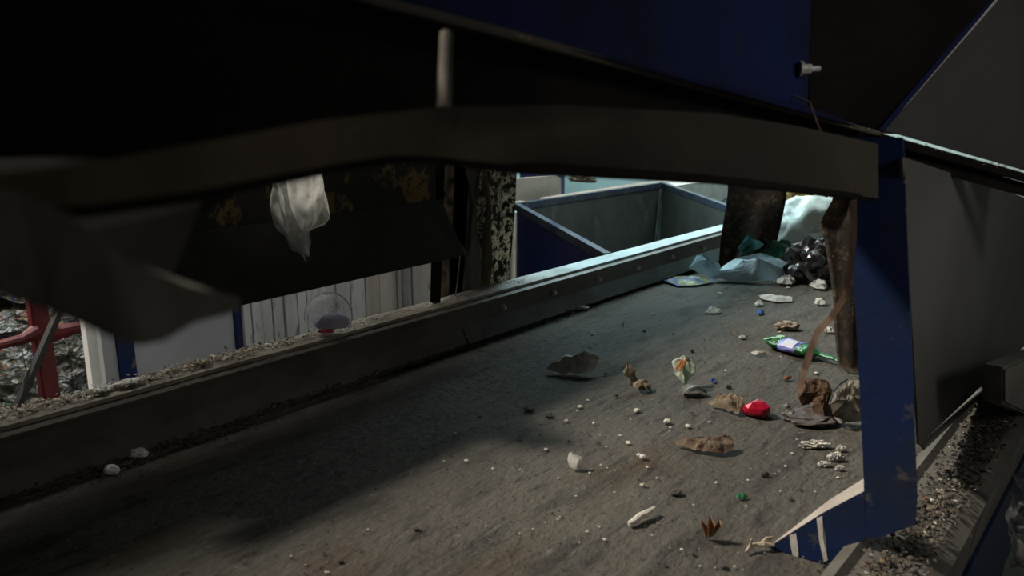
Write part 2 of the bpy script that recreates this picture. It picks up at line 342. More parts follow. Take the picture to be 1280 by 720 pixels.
# ------------------------------------------------------------------ dirt (uncountable)
rnd = random.Random(4)
def dirt_obj(name, spots, m, label):
    bm = bmesh.new(); chips(bm, spots, rnd); o = obj(name, bm, m); rebase(o); tag(o, label, 'dirt', kind='stuff'); return o
S = []
for i in range(2600):
    y = rnd.uniform(-.2, 3.0)
    if y > 1.9 and rnd.random() < (y-1.9)/1.1: continue
    c = noise.noise(Vector((0, y*4, 1)))
    x = -2.285 + rnd.gauss(0, .024); x = max(-2.325, min(-2.238, x)); s = rnd.choice([.004, .005, .007, .011])*(1.1 if y < 1.6 else .7)
    S.append(((x, y, .184 + rnd.uniform(0, .008)*max(0, 1+2*c)*(1 if y < 1.5 else .4)), s))
for c0 in (.25, .45, .78, 1.0, 1.18, 1.32):
    for i in range(90):
        y = c0+rnd.gauss(0, .07); S.append(((-2.285+rnd.gauss(0, .018), y, .186+abs(rnd.gauss(0, .008))), rnd.choice([.005, .008, .013])))
dirt_obj('rail_dirt', S, M['dirt_pale'], 'pale crumbly dirt lying along the top of the left rail')
S = []
for i in range(2200):
    y = rnd.uniform(-.1, 3.2); w = .02+.035*max(0, noise.noise(Vector((3, y*3, 0)))+.4)*(1.4 if y < 1.3 else .7)
    x = -2.18 + abs(rnd.gauss(0, 1))*w*.7; z = max(.003, .03*(1-(x+2.18)/.06)*rnd.random()*(1 if y < 2 else .5)); S.append(((x, y, z), rnd.choice([.004, .006, .010])))
dirt_obj('belt_edge_dirt', S, M['dirt_dark'], 'dark dirt gathered in the seam between left rail and belt')
S = []
for i in range(3000):
    y = rnd.uniform(1.25, 3.3); x = -.345 + rnd.gauss(0, .03); x = max(-.405, min(-.285, x))
    S.append(((x, y, .062+rnd.uniform(0, .012)), rnd.choice([.005, .007, .010, .013])))
dirt_obj('rail_dirt', S, M['dirt'], 'dark grit piled on top of the right rail')
S = []
for i in range(900):
    y = rnd.uniform(1.3, 3.3); x = -.47 + rnd.gauss(0, .02); x = min(-.452, x); S.append(((x, y, .004+rnd.uniform(0, .006)), rnd.choice([.004, .007, .011])))
dirt_obj('belt_edge_dirt', S, M['dirt_dark'], 'dark dirt along the right edge of the belt')

# ------------------------------------------------------------------ near hopper (right and top of the frame)
hop = empty('hopper', (-.5, 1.2, .8)); tag(hop, 'dark blue and grey steel hopper looming over the near side of the belt', 'hopper')
def hpart(name, bm_or_pts, th, m, away=None):
    if isinstance(bm_or_pts, list): o = plate(name, bm_or_pts, th, m, hop, away)
    else: o = obj(name, bm_or_pts, m, hop)
    o.matrix_parent_inverse = Matrix.Translation(-Vector(hop.location)); return o
def band(top, bot, th=.006, n=40):
    def interp(L, x):
        for a, b in zip(L, L[1:]):
            if a[0] <= x <= b[0]:
                t = (x-a[0])/(b[0]-a[0]); t2 = t
                return a[1]+(b[1]-a[1])*t2, a[2]+(b[2]-a[2])*t
        return L[-1][1:]
    x0, x1 = top[0][0], top[-1][0]
    bm = bmesh.new(); A = []; 
    for i in range(n+1):
        x = x0+(x1-x0)*i/n; yt, dt = interp(top, x); yb, db = interp(bot, x)
        col = [atd(x, yt+(yb-yt)*k/3, dt+(db-dt)*k/3) for k in range(4)]
        A.append([bm.verts.new(p) for p in col])
    for P, Q in zip(A, A[1:]):
        for k in range(3): bm.faces.new((P[k], Q[k], Q[k+1], P[k+1]))
    bmesh.ops.solidify(bm, geom=bm.faces[:], thickness=th); return bm
hpart('skirt', band([(-60, 222, .44), (100, 205, .48), (250, 178, .54), (400, 150, .62), (550, 134, .75), (700, 131, .90), (900, 142, 1.2), (1000, 158, 1.38), (1098, 180, 1.54)],
                    [(-60, 262, .44), (100, 258, .48), (250, 238, .54), (340, 220, .6), (430, 203, .66), (500, 193, .7), (560, 197, .76), (640, 208, .85), (900, 224, 1.2), (1090, 247, 1.54), (1098, 248, 1.54)]), 0, M['lip'])
# folded lower hem of the skirt
bm = bmesh.new()
tube(bm, [atd(a, b, c) for a, b, c in [(-60, 263, .46), (100, 259, .5), (250, 239, .56), (430, 204, .68), (500, 194, .72), (560, 198, .78), (640, 209, .86), (900, 225, 1.21), (1088, 248, 1.55)]], .007, 8)
hpart('hem', bm, 0, M['black'])
hpart('blue_plate', [atd(440, -60, .80), atd(480, 2, .82), atd(640, 42, .95), atd(800, 86, 1.16), atd(900, 114, 1.36), atd(1010, 140, 1.58), atd(1098, 165, 1.76), atd(1010, 132, 1.60), atd(1015, -60, 1.60)], .006, M['blue_hood'])
hpart('dark_plate', [atd(1012, -60, 1.6), atd(1012, 134, 1.6), atd(1100, 163, 1.76), atd(1262, -20, 1.70), atd(1290, -60, 1.70)], .006, M['black'])
bm = bmesh.new(); bar(bm, atd(1100, 163, 1.75), atd(1285, -55, 1.69), .010, .012); hpart('corner_seam', bm, 0, M['blue_hood'])
hpart('grey_plate', [atd(1106, 163, 1.76), atd(1265, -20, 1.72), atd(1300, -60, 1.70), atd(1380, -60, 1.9), atd(1380, 240, 1.95), atd(1285, 214, 1.9)], .006, M['grey_hood'])
bm = bmesh.new()
tube(bm, [atd(a, b, c) for a, b, c in [(380, -28, .74), (480, 3, .82), (640, 44, .95), (800, 88, 1.16), (900, 116, 1.36), (1010, 143, 1.57), (1098, 167, 1.75)]], .006, 8)
hpart('edge_angle', bm, 0, M['lip'])
bm = bmesh.new(); bar(bm, atd(1098, 172, 1.74), atd(1390, 252, 1.94), .02, .018); hpart('gap_shade_top', bm, 0, M['black'])  # black bar filling the dark gap above the panel with painted shade
bm = bmesh.new(); bar(bm, atd(1098, 186, 1.77), atd(1390, 268, 1.97), .012, .03); hpart('gap_shade_low', bm, 0, M['black'])  # second near-black bar standing for shade in the same gap
# near-black sheet standing in for shade inside the hopper, between skirt and blue plate
hpart('inner_shade_sheet', [atd(-90, -90, .62), atd(470, -70, .92), atd(1000, 90, 1.66), atd(1096, 168, 1.84), atd(1094, 215, 1.86), atd(900, 190, 1.48), atd(640, 175, 1.08), atd(500, 170, .9), atd(400, 180, .8), atd(-90, 270, .6)], .006, M['black'])
# vertical rod and bolts
bm = bmesh.new(); tube(bm, [atd(558, 42, .80), atd(555, 137, .765)], .0065, 10); hpart('threaded_rod', bm, 0, M['flap'])
for (bx, by, bd) in ((1012, 86, 1.55),):
    c = atd(bx, by, bd); d = (RT*.9 - FW*.45).normalized(); bm = bmesh.new()
    tube(bm, [c-RT*.020, c-RT*.014], .015, 12); tube(bm, [c-RT*.014, c+RT*.002], .010, 6); tube(bm, [c+RT*.002, c+RT*.020], .0055, 8)
    hpart('hex_bolt', bm, 0, M['bolt'])
# scraps of wire and fluff caught along the hopper's lower seam
bm = bmesh.new(); tube(bm, [atd(995, 120, 1.53), atd(1012, 128, 1.52), atd(1020, 150, 1.52), atd(1028, 168, 1.55), atd(1030, 205, 1.5)], .0022, 6); 
o = obj('wire', bm, M['strap']); tag(o, 'thin dark wire drooping from the hopper bolt over the skirt', 'wire')
S = []
for i in range(160):
    x = rnd.uniform(640, 1280); t = (x-640)/460; y = (44+ (167-44)*min(1, t) + (max(0, x-1098)*.27)); S.append((atd(x, y+rnd.uniform(-3, 3), .93+.8*min(1.05, t)), rnd.uniform(.002, .006)))
for i in range(120):
    S.append((atd(rnd.gauss(1243, 10), rnd.gauss(212, 2.5), 1.86), rnd.uniform(.002, .006)))
bm = bmesh.new(); chips(bm, S, rnd); o = obj('seam_dirt', bm, M['dirt_pale']); rebase(o); tag(o, 'crumbs and fluff caught on the lower seam of the hopper', 'dirt', kind='stuff')

# side panel (plane parallel to the belt)
PX = -.42
o = plate('side_panel', [onx(1128, 196, PX), onx(1290, 250, PX), onx(1380, 275, PX), onx(1380, 345, PX), onx(1282, 431, PX), onx(1149, 556, PX)], .006, M['grey_panel'])
rebase(o); tag(o, 'large dark grey steel side panel right of the blue post', 'panel')
bm = bmesh.new(); bar(bm, onx(1150, 557, PX)+Vector((.004, 0, -.004)), onx(1384, 343, PX)+Vector((.004, 0, -.004)), .012); o2 = obj('hem', bm, M['rrail']); o2.parent = o; o2.matrix_parent_inverse = Matrix.Translation(-o.location)

# blue post with gusset blade
PA = Vector((-.614, 1.635, 0)); PD = (onz(1030, 704)-PA).normalized(); PN = PD.cross(ZZ).normalized()
if PN.dot(EYE-PA) < 0: PN = -PN
pp = lambda x, y: onplane(x, y, PA, PN)
post = empty('steel_column', pp(1110, 668)); tag(post, 'scratched blue steel leg with pointed foot blade standing on the right rail', 'leg')
def ppart(o): o.parent = post; o.matrix_parent_inverse = Matrix.Translation(-post.location); return o
ppart(plate('leg_plate', [pp(1061, 246), pp(1060, 172), pp(1128, 172), pp(1130, 196), pp(1138, 400), pp(1146, 622), pp(1144, 656), pp(1100, 672), pp(1082, 672), pp(1078, 560), pp(1070, 400)], .010, M['blue_frame']))
ppart(plate('foot_blade', [pp(961, 684), pp(1030, 640), pp(1081, 614), pp(1083, 672), pp(1062, 690), pp(1030, 704), pp(1000, 697)], .012, M['blue_frame']))
fl = [pp(961, 683), pp(1030, 640), pp(1080, 615)]
back = [pp(1080, 615)-PN*.07+ZZ*.012, pp(1030, 640)-PN*.04+ZZ*.010]
bm = bmesh.new(); slab(bm, [fl[0], fl[1], fl[2], back[0], back[1]], .004, away=(0, 0, -1)); ppart(obj('top_flange', bm, mat('worn_grey_flange', (.34, .30, .26), (.25, .22, .19), 9, rough=.7)))
bm = bmesh.new(); slab(bm, [pp(1063, 246), pp(1070, 400), pp(1078, 560), pp(1081, 614), pp(1081, 614)-PN*.03, pp(1070, 400)-PN*.03, pp(1063, 246)-PN*.03], .004, away=RT); ppart(obj('inner_flange', bm, M['blue_frame']))
pw = mat('white_paint_drip', (.6, .58, .52), (.45, .43, .38), 40, rough=.8)
e = PN*.0012
bm = bmesh.new()
slab(bm, [pp(1021, 648)+e, pp(1028, 645)+e, pp(1029, 672)+e, pp(1035, 700)+e, pp(1030, 702)+e, pp(1024, 675)+e], .001); slab(bm, [pp(987, 669)+e, pp(995, 667)+e, pp(998, 686)+e, pp(998, 696)+e, pp(991, 694)+e, pp(988, 680)+e], .001)
ppart(obj('paint_drip', bm, pw))['label'] = 'two white paint drips'

# near flap, out of focus at the left
def flapfn(u, v):
    pass
FL = [(-80, 236, .40), (20, 240, .40), (90, 268, .41), (135, 315, .42), (200, 350, .46), (300, 372, .52), (300, 388, .52), (240, 405, .48), (205, 427, .45), (180, 431, .43), (150, 424, .42), (100, 402, .41), (60, 386, .40), (-80, 340, .40)]
o = plate('rubber_flap', [atd(*p) for p in FL], .008, M['flap']); rebase(o); tag(o, 'blurred dark rubber flap hanging closest to the camera at far left', 'flap')
o = plate('rubber_flap', [atd(*p) for p in [(-80, 200, .58), (260, 190, .66), (350, 205, .70), (250, 260, .62), (215, 345, .58), (60, 300, .56), (-80, 260, .55)]], .008, M['black']); rebase(o)
tag(o, 'black rubber sheet hanging behind the blurred near flap', 'flap')

# ------------------------------------------------------------------ left guard: ochre-stained wall and deflector plate
guard = empty('guard_plate', (-2.25, 1.0, .36)); tag(guard, 'black guard over the left rail with peeling ochre paint and angled lower sheet', 'guard')
def gpart(o): o.parent = guard; o.matrix_parent_inverse = Matrix.Translation(-Vector(guard.location)); return o
yE = onx(545, 240, -2.22).y
bm = bmesh.new(); box(bm, (-2.235, .62, .58), (-2.22, yE, .82)); gpart(obj('upper_wall', bm, M['ochre']))
a0, a1 = onx(586, 318, -2.12), onx(562, 284, -2.19); zt = .615
bm = bmesh.new(); slab(bm, [(-2.12, .95, a0.z-.01), (-2.12, a0.y-.02, a0.z), tuple(a0), tuple(a1), (-2.215, yE+.02, zt), (-2.215, .62, zt)], .006, away=(-1, 0, -.3)); gpart(obj('deflector_sheet', bm, M['dark_plate']))
bm = bmesh.new(); bar(bm, (-2.24, .5, .80), (-2.24, yE, .80), .05); gpart(obj('top_angle', bm, M['black']))
for yb in (yE+.06,):
    bm = bmesh.new(); bar(bm, (-2.30, yb, .18), (-2.25, yb, .86), .03); gpart(obj('bracket', bm, M['black']))

# hanging rubber strips left (curtain)
def strip(name, pl, pr, X, m, label, seed, amp=.02, th=.006, zb=None, parent=None, freq=9):
    """pl, pr: left and right pixel polylines top->bottom on plane x=X"""
    def interp(L, t):
        k = t*(len(L)-1); i = min(int(k), len(L)-2); f = k-i
        return L[i][0]+(L[i+1][0]-L[i][0])*f, L[i][1]+(L[i+1][1]-L[i][1])*f
    def fn(u, v):
        a = interp(pl, v); b = interp(pr, v)
        P = onx(a[0]+(b[0]-a[0])*u, a[1]+(b[1]-a[1])*u, X)
        w = amp*(noise.noise(Vector((u*2.2+seed, v*.7, seed)))*1.6 + .35*noise.noise(Vector((u*6, v*3, seed+2))))
        return P + Vector((w, 0, 0)) + Vector((0, .004*noise.noise(Vector((seed, v*9, u*3))), 0))
    bm = grid(fn, 14, 30, th); o = obj(name, bm, m, parent, smooth=True)
    if label: rebase(o); tag(o, label, 'rubber strip')
    return o
strip('rubber_strip', [(538, 165), (544, 260), (545, 381)], [(566, 165), (564, 260), (562, 374)], -2.40, M['rubber_tan'], 'brown dusty rubber strip beside the end of the ochre guard', 3, .03)
strip('rubber_strip', [(556, 165), (558, 260), (560, 378)], [(588, 165), (582, 260), (575, 372)], -2.44, M['black'], 'darkest rubber strip hanging behind its two neighbours', 5, .03)
strip('rubber_strip', [(574, 165), (586, 260), (572, 370)], [(612, 165), (608, 260), (604, 362)], -2.37, M['rubber'], 'plain dark grey rubber strip left of the mould-speckled one', 8, .05)
strip('rubber_strip', [(604, 165), (598, 262), (604, 362)], [(646, 165), (642, 262), (639, 353)], -2.34, M['rubber_grime'], 'rubber strip speckled with pale grime next to the blue bin', 11, .035)
bm = bmesh.new(); tube(bm, [onx(576, 312, -2.32), onx(574, 330, -2.32), onx(572, 350, -2.31), onx(569, 371, -2.31)], .003, 6); o = obj('cord', bm, M['tan']); tag(o, 'thin pale cord dangling in front of the left rubber strips', 'cord')
bm = bmesh.new(); bar(bm, (-2.40, yE-.1, .80), (-2.40, 3.3, .82), .06, .10); o = obj('curtain_rail', bm, M['black']); tag(o, 'black rail that the left rubber strips hang from', 'rail')

# rubber strips across the belt, right
o = None
def strip_d(pl, pr, fnP, m, label, seed, amp=.02, nu=14, nv=40):
    def interp(L, t):
        k = t*(len(L)-1); i = min(int(k), len(L)-2); f = k-i
        return L[i][0]+(L[i+1][0]-L[i][0])*f, L[i][1]+(L[i+1][1]-L[i][1])*f
    def fn(u, v):
        a = interp(pl, v); b = interp(pr, v)
        P = fnP(a[0]+(b[0]-a[0])*u, a[1]+(b[1]-a[1])*u)
        return P + Vector((0, amp*noise.noise(Vector((u*2.2+seed, v*1.3, seed)))*1.6, 0))
    bm = grid(fn, nu, nv, .008); o = obj('rubber_strip', bm, m, None, smooth=True); rebase(o); tag(o, label, 'rubber strip'); return o
strip_d([(907, 190), (906, 240), (901, 290), (899, 336)], [(986, 190), (981, 246), (968, 305), (935, 331)], lambda x, y: ony(x, y, 4.42), M['rubber_rust'], 'brown-stained rubber strip hanging over the far belt beside the rubbish pile', 2, .05)
strip_d([(1046, 215), (1040, 250), (1023, 280), (1030, 300), (1037, 340), (1042, 380), (1043, 420), (1046, 461)], [(1110, 215), (1108, 250), (1106, 280), (1104, 300), (1100, 340), (1096, 380), (1092, 420), (1090, 470)], lambda x, y: ony(x, y, 2.98), M['rubber_rust'], 'torn dark rubber strip hanging beside the blue leg', 6, .03)
bm = bmesh.new(); bar(bm, (-3.3, 4.42, .98), (-.35, 4.42, .98), .08, .10); bar(bm, (-1.1, 2.98, .92), (-.35, 2.98, .92), .06, .08); o = obj('curtain_beam', bm, M['black']); tag(o, 'black beam over the belt carrying the far rubber strip', 'beam')

# brown strap near the leg
SP = [(1067, 232, 1.50), (1067, 290, 1.5), (1064, 330, 1.48), (1055, 372, 1.45), (1038, 398, 1.42), (1022, 415, 1.4), (1014, 435, 1.39), (1006, 462, 1.38), (1001, 480, 1.38), (998, 492, 1.38)]
bm = bmesh.new(); L = [atd(*p) for p in SP]; rows = []
for i, p in enumerate(L):
    t = (L[min(i+1, len(L)-1)]-L[max(0, i-1)]).normalized(); s = t.cross(FW).normalized()*(.0062 if i < 8 else .0045)
    rows.append([bm.verts.new(p-s), bm.verts.new(p+s)])
for a, b in zip(rows, rows[1:]): bm.faces.new((a[0], a[1], b[1], b[0]))
bmesh.ops.solidify(bm, geom=bm.faces[:], thickness=.002); o = obj('strap', bm, M['strap'], smooth=True); rebase(o); tag(o, 'frayed brown strap dangling beside the blue leg', 'strap')

# ------------------------------------------------------------------ blue bin
def bin_():
    t = empty('waste_bin', (-3.4, 5.7, FZ)); tag(t, 'large open blue metal bin standing beyond the left rail', 'bin')
    def bp(o): o.parent = t; o.matrix_parent_inverse = Matrix.Translation(-Vector(t.location)); return o
    zA = .2; A = onz(646, 258, zA); B = onz(828, 231, zA); C1 = onz(905, 255, zA); D1 = onz(778, 319, zA)
    xD = -2.40; C = B.lerp(C1, (xD-B.x)/(C1.x-B.x)); D = A.lerp(D1, (xD-A.x)/(D1.x-A.x)); xA = A.x; y0, y1 = A.y, B.y; zb = FZ+.12; D = D-Vector((0, 0, .05)); C = C-Vector((0, 0, .03))
    dn = Vector((0, 0, zb-zA)); cen = (A+B+C+D)/4
    for nm, p, q, mm in (('front_wall', A, D, M['bin_blue']), ('end_wall', B, C, M['bin_in']), ('back_wall', A, B, M['bin_in']), ('side_wall', C-Vector((0, 0, .38)), D-Vector((0, 0, .38)), M['bin_blue'])):
        dn = Vector((0, 0, zb-p.z))
        bm = bmesh.new(); slab(bm, [p, q, q+dn, p+dn], .02, away=cen-(p+q)/2); o = bp(obj(nm, bm, mm))
        if nm == 'front_wall':
            o.data.materials.append(M['bin_in'])
            for f in o.data.polygons:
                if f.normal.y > .5: f.material_index = 1
        e_ = (q-p).normalized()*.03; bm = bmesh.new(); bar(bm, p-e_, q+e_, .045, .05); bp(obj('rim', bm, M['bin_rim']))
    dn = Vector((0, 0, zb-zA))
    bm = bmesh.new(); slab(bm, [A+dn, B+dn, C+dn, D+dn], .04, away=ZZ); bp(obj('bottom', bm, M['bin_in']))
    bm = bmesh.new(); g = onz(828, 232, zA); slab(bm, [B-Vector((-.03, .10, .03)), B-Vector((-.03, .04, .03)), B-Vector((-.03, .07, .9)), B-Vector((-.03, .16, .9)), B-Vector((-.03, .14, .4))], .003, away=(1, 0, 0)); o = bp(obj('splash_stain', bm, mat('pale_splash', (.32, .38, .35), (.2, .22, .2), 12, rough=.8)))
    y0, y1 = D.y+.75, y1-.3
    for xx, ya_, yb_ in ((xA+.1, A.y+.1, B.y-.2), (xD-.1, D.y+.2, C.y-.1)):
        bm = bmesh.new(); box(bm, (xx-.06, ya_, FZ), (xx+.06, yb_, FZ+.12)); bp(obj('skid', bm, M['bin_blue']))
    return xA, y0, y1, zA
xA, yb0, yb1, zA = bin_()
# things behind the bin: pale ledge, white board, dark blue machine
bm = bmesh.new(); box(bm, (-4.42, 5.62, FZ), (-3.98, 8.6, .13)); box(bm, (-4.42, 4.75, FZ), (-3.98, 5.35, .13)); box(bm, (-4.20, 5.3, FZ), (-3.98, 5.7, .13)); o = obj('ledge', bm, mat('pale_concrete_ledge', (.45, .48, .45), (.3, .31, .29), 5, rough=.8)); tag(o, 'pale dusty ledge running behind the blue bin', 'ledge')
PB = -4.6
def boardpt(x, y): return onx(x, y, PB)
o = plate('white_board', [boardpt(600, 228), boardpt(648, 223), boardpt(696, 219), boardpt(701, 223), boardpt(702, 262), boardpt(600, 275)], .03, M['white_post'], away=(-1, 0, 0)); rebase(o); tag(o, 'white board leaning behind the left end of the blue bin', 'board')
bm = bmesh.new(); a = onx(668, 205, -5.35); b = onx(703, 238, -5.35); box(bm, (-5.55, a.y, FZ), (-5.32, b.y, a.z+.3)); o = obj('control_box', bm, M['bin_blue']); tag(o, 'dark blue box just visible above the white board', 'box')
bm = lump(.10, .09, .06, 3, .5, 3); o = obj('dial', bm, M['black_bar'], None); o.parent = bpy.data.objects['control_box']; o.location = onx(675, 214, -5.31)
# rag hanging under the skirt far behind
bm = lump(.14, .04, .07, 21, .8, 3.4, 4); o = obj('rag', bm, M['tan'], loc=None); o.location = ony(728, 228, 4.42); tag(o, 'small ragged brown scrap hanging below the skirt against the teal wall', 'rag')
bm = bmesh.new(); tube(bm, [ony(722, 222, 4.42), ony(724, 205, 4.42), Vector((ony(722, 180, 4.42).x, 4.42, .95))], .004, 5); o2 = obj('string', bm, M['tan'], o); o2.matrix_parent_inverse = Matrix.Translation(-o.location)
# pale beam end at far right of bin
o = plate('angle_iron', [ony(893, 256, 7.6), ony(909, 246, 7.6), ony(925, 246, 7.6), ony(925, 262, 7.6), ony(908, 258, 7.6)], .05, mat('pale_angle', (.4, .42, .4), (.2, .2, .19), 20), away=(0, 1, 0)); rebase(o); tag(o, 'pale metal corner just left of the far rubber strip', 'bracket')

# ------------------------------------------------------------------ timber partition, pipe, grey cabin panel
WX = -4.0
y0w = onx(303, 440, WX).y; y1w = onx(503, 385, WX).y; y2w = onx(548, 370, WX).y + .5
part_ = empty('timber_partition', (WX, (y0w+y2w)/2, FZ)); tag(part_, 'partition of weathered vertical boards behind the left rail', 'partition')
def tp(o): o.parent = part_; o.matrix_parent_inverse = Matrix.Translation(-Vector(part_.location)); return o
edges = [305, 316, 330, 344, 358, 374, 386, 403, 423, 441, 459, 477, 499, 505, 517, 545, 575]
rw = random.Random(2); k = 0
for i, (a, b) in enumerate(zip(edges, edges[1:])):
    ya, yb_ = onx(a, 420, WX).y, onx(b, 420, WX).y
    bm = bmesh.new(); off = rw.uniform(-.008, .008); w = box(bm, (WX-.03+off, ya+.005, FZ), (WX+off, yb_-.004, .7))
    bmesh.ops.bevel(bm, geom=bm.edges[:], offset=.003, segments=1, affect='EDGES')
    tp(obj('board', bm, M['wood_brown'] if a >= 459 else M['wood']))
bm = bmesh.new(); box(bm, (WX-.1, y0w, FZ), (WX-.035, y2w, -1.9)); box(bm, (WX-.1, y0w, .4), (WX-.035, y2w, .5)); tp(obj('crosspiece', bm, M['wood_brown']))
bm = bmesh.new(); box(bm, (WX-.034, y0w, FZ), (WX-.031, y2w+.2, .7)); tp(obj('gap_light_stop', bm, M['black']))  # added black sheet that stops light showing through the board gaps
pc = onx(509, 400, WX+.12); bm = bmesh.new(); tube(bm, [(pc.x, pc.y, FZ), (pc.x, pc.y, .7)], .026, 16); o = obj('pipe', bm, M['pipe']); tag(o, 'vertical grey steel pipe in front of the brown boards', 'pipe')
# cabin panel
CX = -4.05
cab = empty('cabin_wall', (CX, onx(230, 440, CX).y, FZ)); tag(cab, 'smooth grey panel in a blue frame left of the timber boards', 'panel')
def cp(o): o.parent = cab; o.matrix_parent_inverse = Matrix.Translation(-Vector(cab.location)); return o
def cbox(x0, x1, X, dx, z1, m, nm, py=440):
    bm = bmesh.new(); box(bm, (X-dx, onx(x0, py, X).y, FZ), (X, onx(x1, py, X).y, z1)); return cp(obj(nm, bm, m))
cbox(168, 299, CX, .03, .7, M['sheet_grey'], 'sheet', 440)
cbox(296, 303, CX+.03, .06, .7, M['blue_frame'], 'frame_post', 415)
cbox(150, 171, CX+.03, .06, .7, M['blue_frame'], 'frame_post', 460)
cbox(132, 149, CX+.01, .05, .7, M['sheet_grey'], 'side_sheet', 470)
bm = bmesh.new(); X = -4.2; ya = onx(112, 450, X).y; yb_ = onx(130, 450, X).y; box(bm, (X-.06, ya, FZ), (X, ya+(yb_-ya)*.52, .7)); box(bm, (X-.06, ya+(yb_-ya)*.55, FZ), (X-.004, yb_, .7))
o = obj('door_post', bm, M['white_post']); tag(o, 'white painted post between the red frame and the blue frame', 'post')

# red frame + black bar
RX = -4.9
rf = empty('guard_railing', (RX, onx(55, 440, RX).y, FZ)); tag(rf, 'red painted steel frame in front of the waste bales', 'frame')
def rp(o): o.parent = rf; o.matrix_parent_inverse = Matrix.Translation(-Vector(rf.location)); return o
p0 = onx(54, 430, RX); bm = bmesh.new(); box(bm, (RX-.06, p0.y-.045, FZ), (RX+.02, p0.y+.05, .6)); bmesh.ops.bevel(bm, geom=bm.edges[:], offset=.01, segments=2, affect='EDGES'); rp(obj('upright', bm, M['red']))
bm = bmesh.new(); L = [onx(-60, 442, RX), onx(0, 431, RX), onx(28, 424, RX), onx(48, 414, RX)]; tube(bm, L, [.024, .026, .03, .05], 10); rp(obj('rail', bm, M['red']))
bm = bmesh.new(); L = [onx(58, 417, RX), onx(74, 415, RX), onx(95, 410, RX), onx(125, 404, RX), onx(160, 402, RX)]; tube(bm, L, [.06, .045, .035, .03, .03], 10); rp(obj('rail', bm, M['red']))
bm = bmesh.new(); bar(bm, onx(84, 366, -4.75), onx(10, 535, -4.75), .055, .03); o = obj('bar', bm, M['black_bar']); rebase(o); tag(o, 'dark diagonal bar leaning across the red frame', 'bar')

# waste bales
def bale_mat(name, seed):
    m, nt, p = mat_new(name); tc = N(nt, 'ShaderNodeTexCoord'); mp = N(nt, 'ShaderNodeMapping'); nt.links.new(tc.outputs['Object'], mp.inputs[0]); mp.inputs['Location'].default_value = (seed, 0, 0); mp.inputs['Scale'].default_value = (1, .8, 1.3)
    nz = N(nt, 'ShaderNodeTexNoise', Scale=9.0, Detail=6.0); nt.links.new(mp.outputs[0], nz.inputs['Vector'])
    mv = N(nt, 'ShaderNodeMix', data_type='RGBA'); mv.inputs[0].default_value = .3; nt.links.new(mp.outputs[0], mv.inputs[6]); nt.links.new(nz.outputs['Color'], mv.inputs[7])
    out = None
    for sc, cols in ((27, [((.14, .15, .12), 3), ((.3, .3, .27), 3), ((.5, .52, .52), 2), ((.06, .07, .055), 3), ((.3, .25, .17), 2), ((.75, .75, .72), 1), ((.08, .15, .09), 1.2), ((.1, .18, .5), .4), ((.5, .2, .1), .35), ((.5, .38, .1), .3)]),):
        v = N(nt, 'ShaderNodeTexVoronoi', Scale=float(sc)); nt.links.new(mv.outputs[2], v.inputs['Vector'])
        sx = N(nt, 'ShaderNodeSeparateColor'); nt.links.new(v.outputs['Color'], sx.inputs[0])
        r = N(nt, 'ShaderNodeValToRGB'); r.color_ramp.interpolation = 'CONSTANT'; e = r.color_ramp.elements
        while len(e) < len(cols): e.new(.5)
        t = 0; tot = sum(w for _, w in cols)
        for i, (c, w) in enumerate(cols): e[i].position = t/tot; e[i].color = c4(c); t += w
        nt.links.new(sx.outputs[0], r.inputs[0]); out = r.outputs[0]
    out = mix(nt, noise_fac(nt, 40, .45, .7), out, (.09, .085, .07))
    nt.links.new(out, p.inputs['Base Color']); p.inputs['Roughness'].default_value = .6; bump(nt, p, v.outputs['Distance'], .8, .05); return m
BM_ = [bale_mat('pressed_waste', 0), bale_mat('pressed_waste_second', 5.3)]
BX = -6.1; wires = M['black_wire']
rb = random.Random(9)
lab = {(0, 0): 'pressed waste bale on the floor at far left', (0, 1): 'pressed waste bale on the floor behind the red frame', (1, 0): 'middle-row bale of mixed plastic waste at far left', (1, 1): 'middle-row bale of mixed waste behind the red upright', (2, 0): 'top-row bale of mixed plastic waste at far left', (2, 1): 'top-row bale of mixed waste above the red crossbar', (0, 2): 'pressed waste bale on the floor behind the white post', (1, 2): 'middle-row bale of mixed waste behind the white post'}
for (r_, c_), lb in lab.items():
    bm = bmesh.new(); bmesh.ops.create_cube(bm, size=1); bmesh.ops.subdivide_edges(bm, edges=bm.edges[:], cuts=22, use_grid_fill=True)
    for v in bm.verts:
        n = v.co.copy(); k = max(abs(n.x), abs(n.y), abs(n.z))
        v.co = Vector((n.x*.93, n.y*1.0, n.z*.80))
        q = v.co*5+Vector((r_*9, c_*7, 2)); dv = Vector((noise.noise(q), noise.noise(q+Vector((9, 0, 0))), noise.noise(q+Vector((0, 9, 0)))))
        q2 = v.co*17+Vector((r_*5, c_*3, 2)); v.co += dv*.06 + noise.noise_vector(q2)*.045
    t = empty('waste_bale', (BX-.5, .75+c_*1.12, FZ+r_*.9)); tag(t, lb, 'bale', group='pressed waste bales stacked behind the red frame')
    o = obj('bale_body', bm, BM_[(r_+c_) % 2], t, loc=(0, 0, .45))
    for k in (-.3, 0, .3):
        bm = bmesh.new(); tube(bm, [(.50, k, .0), (.52, k+.01, .45), (.50, k, .86), (-.50, k, .86), (-.52, k, 0)], .003, 5); obj('wire', bm, wires, t)

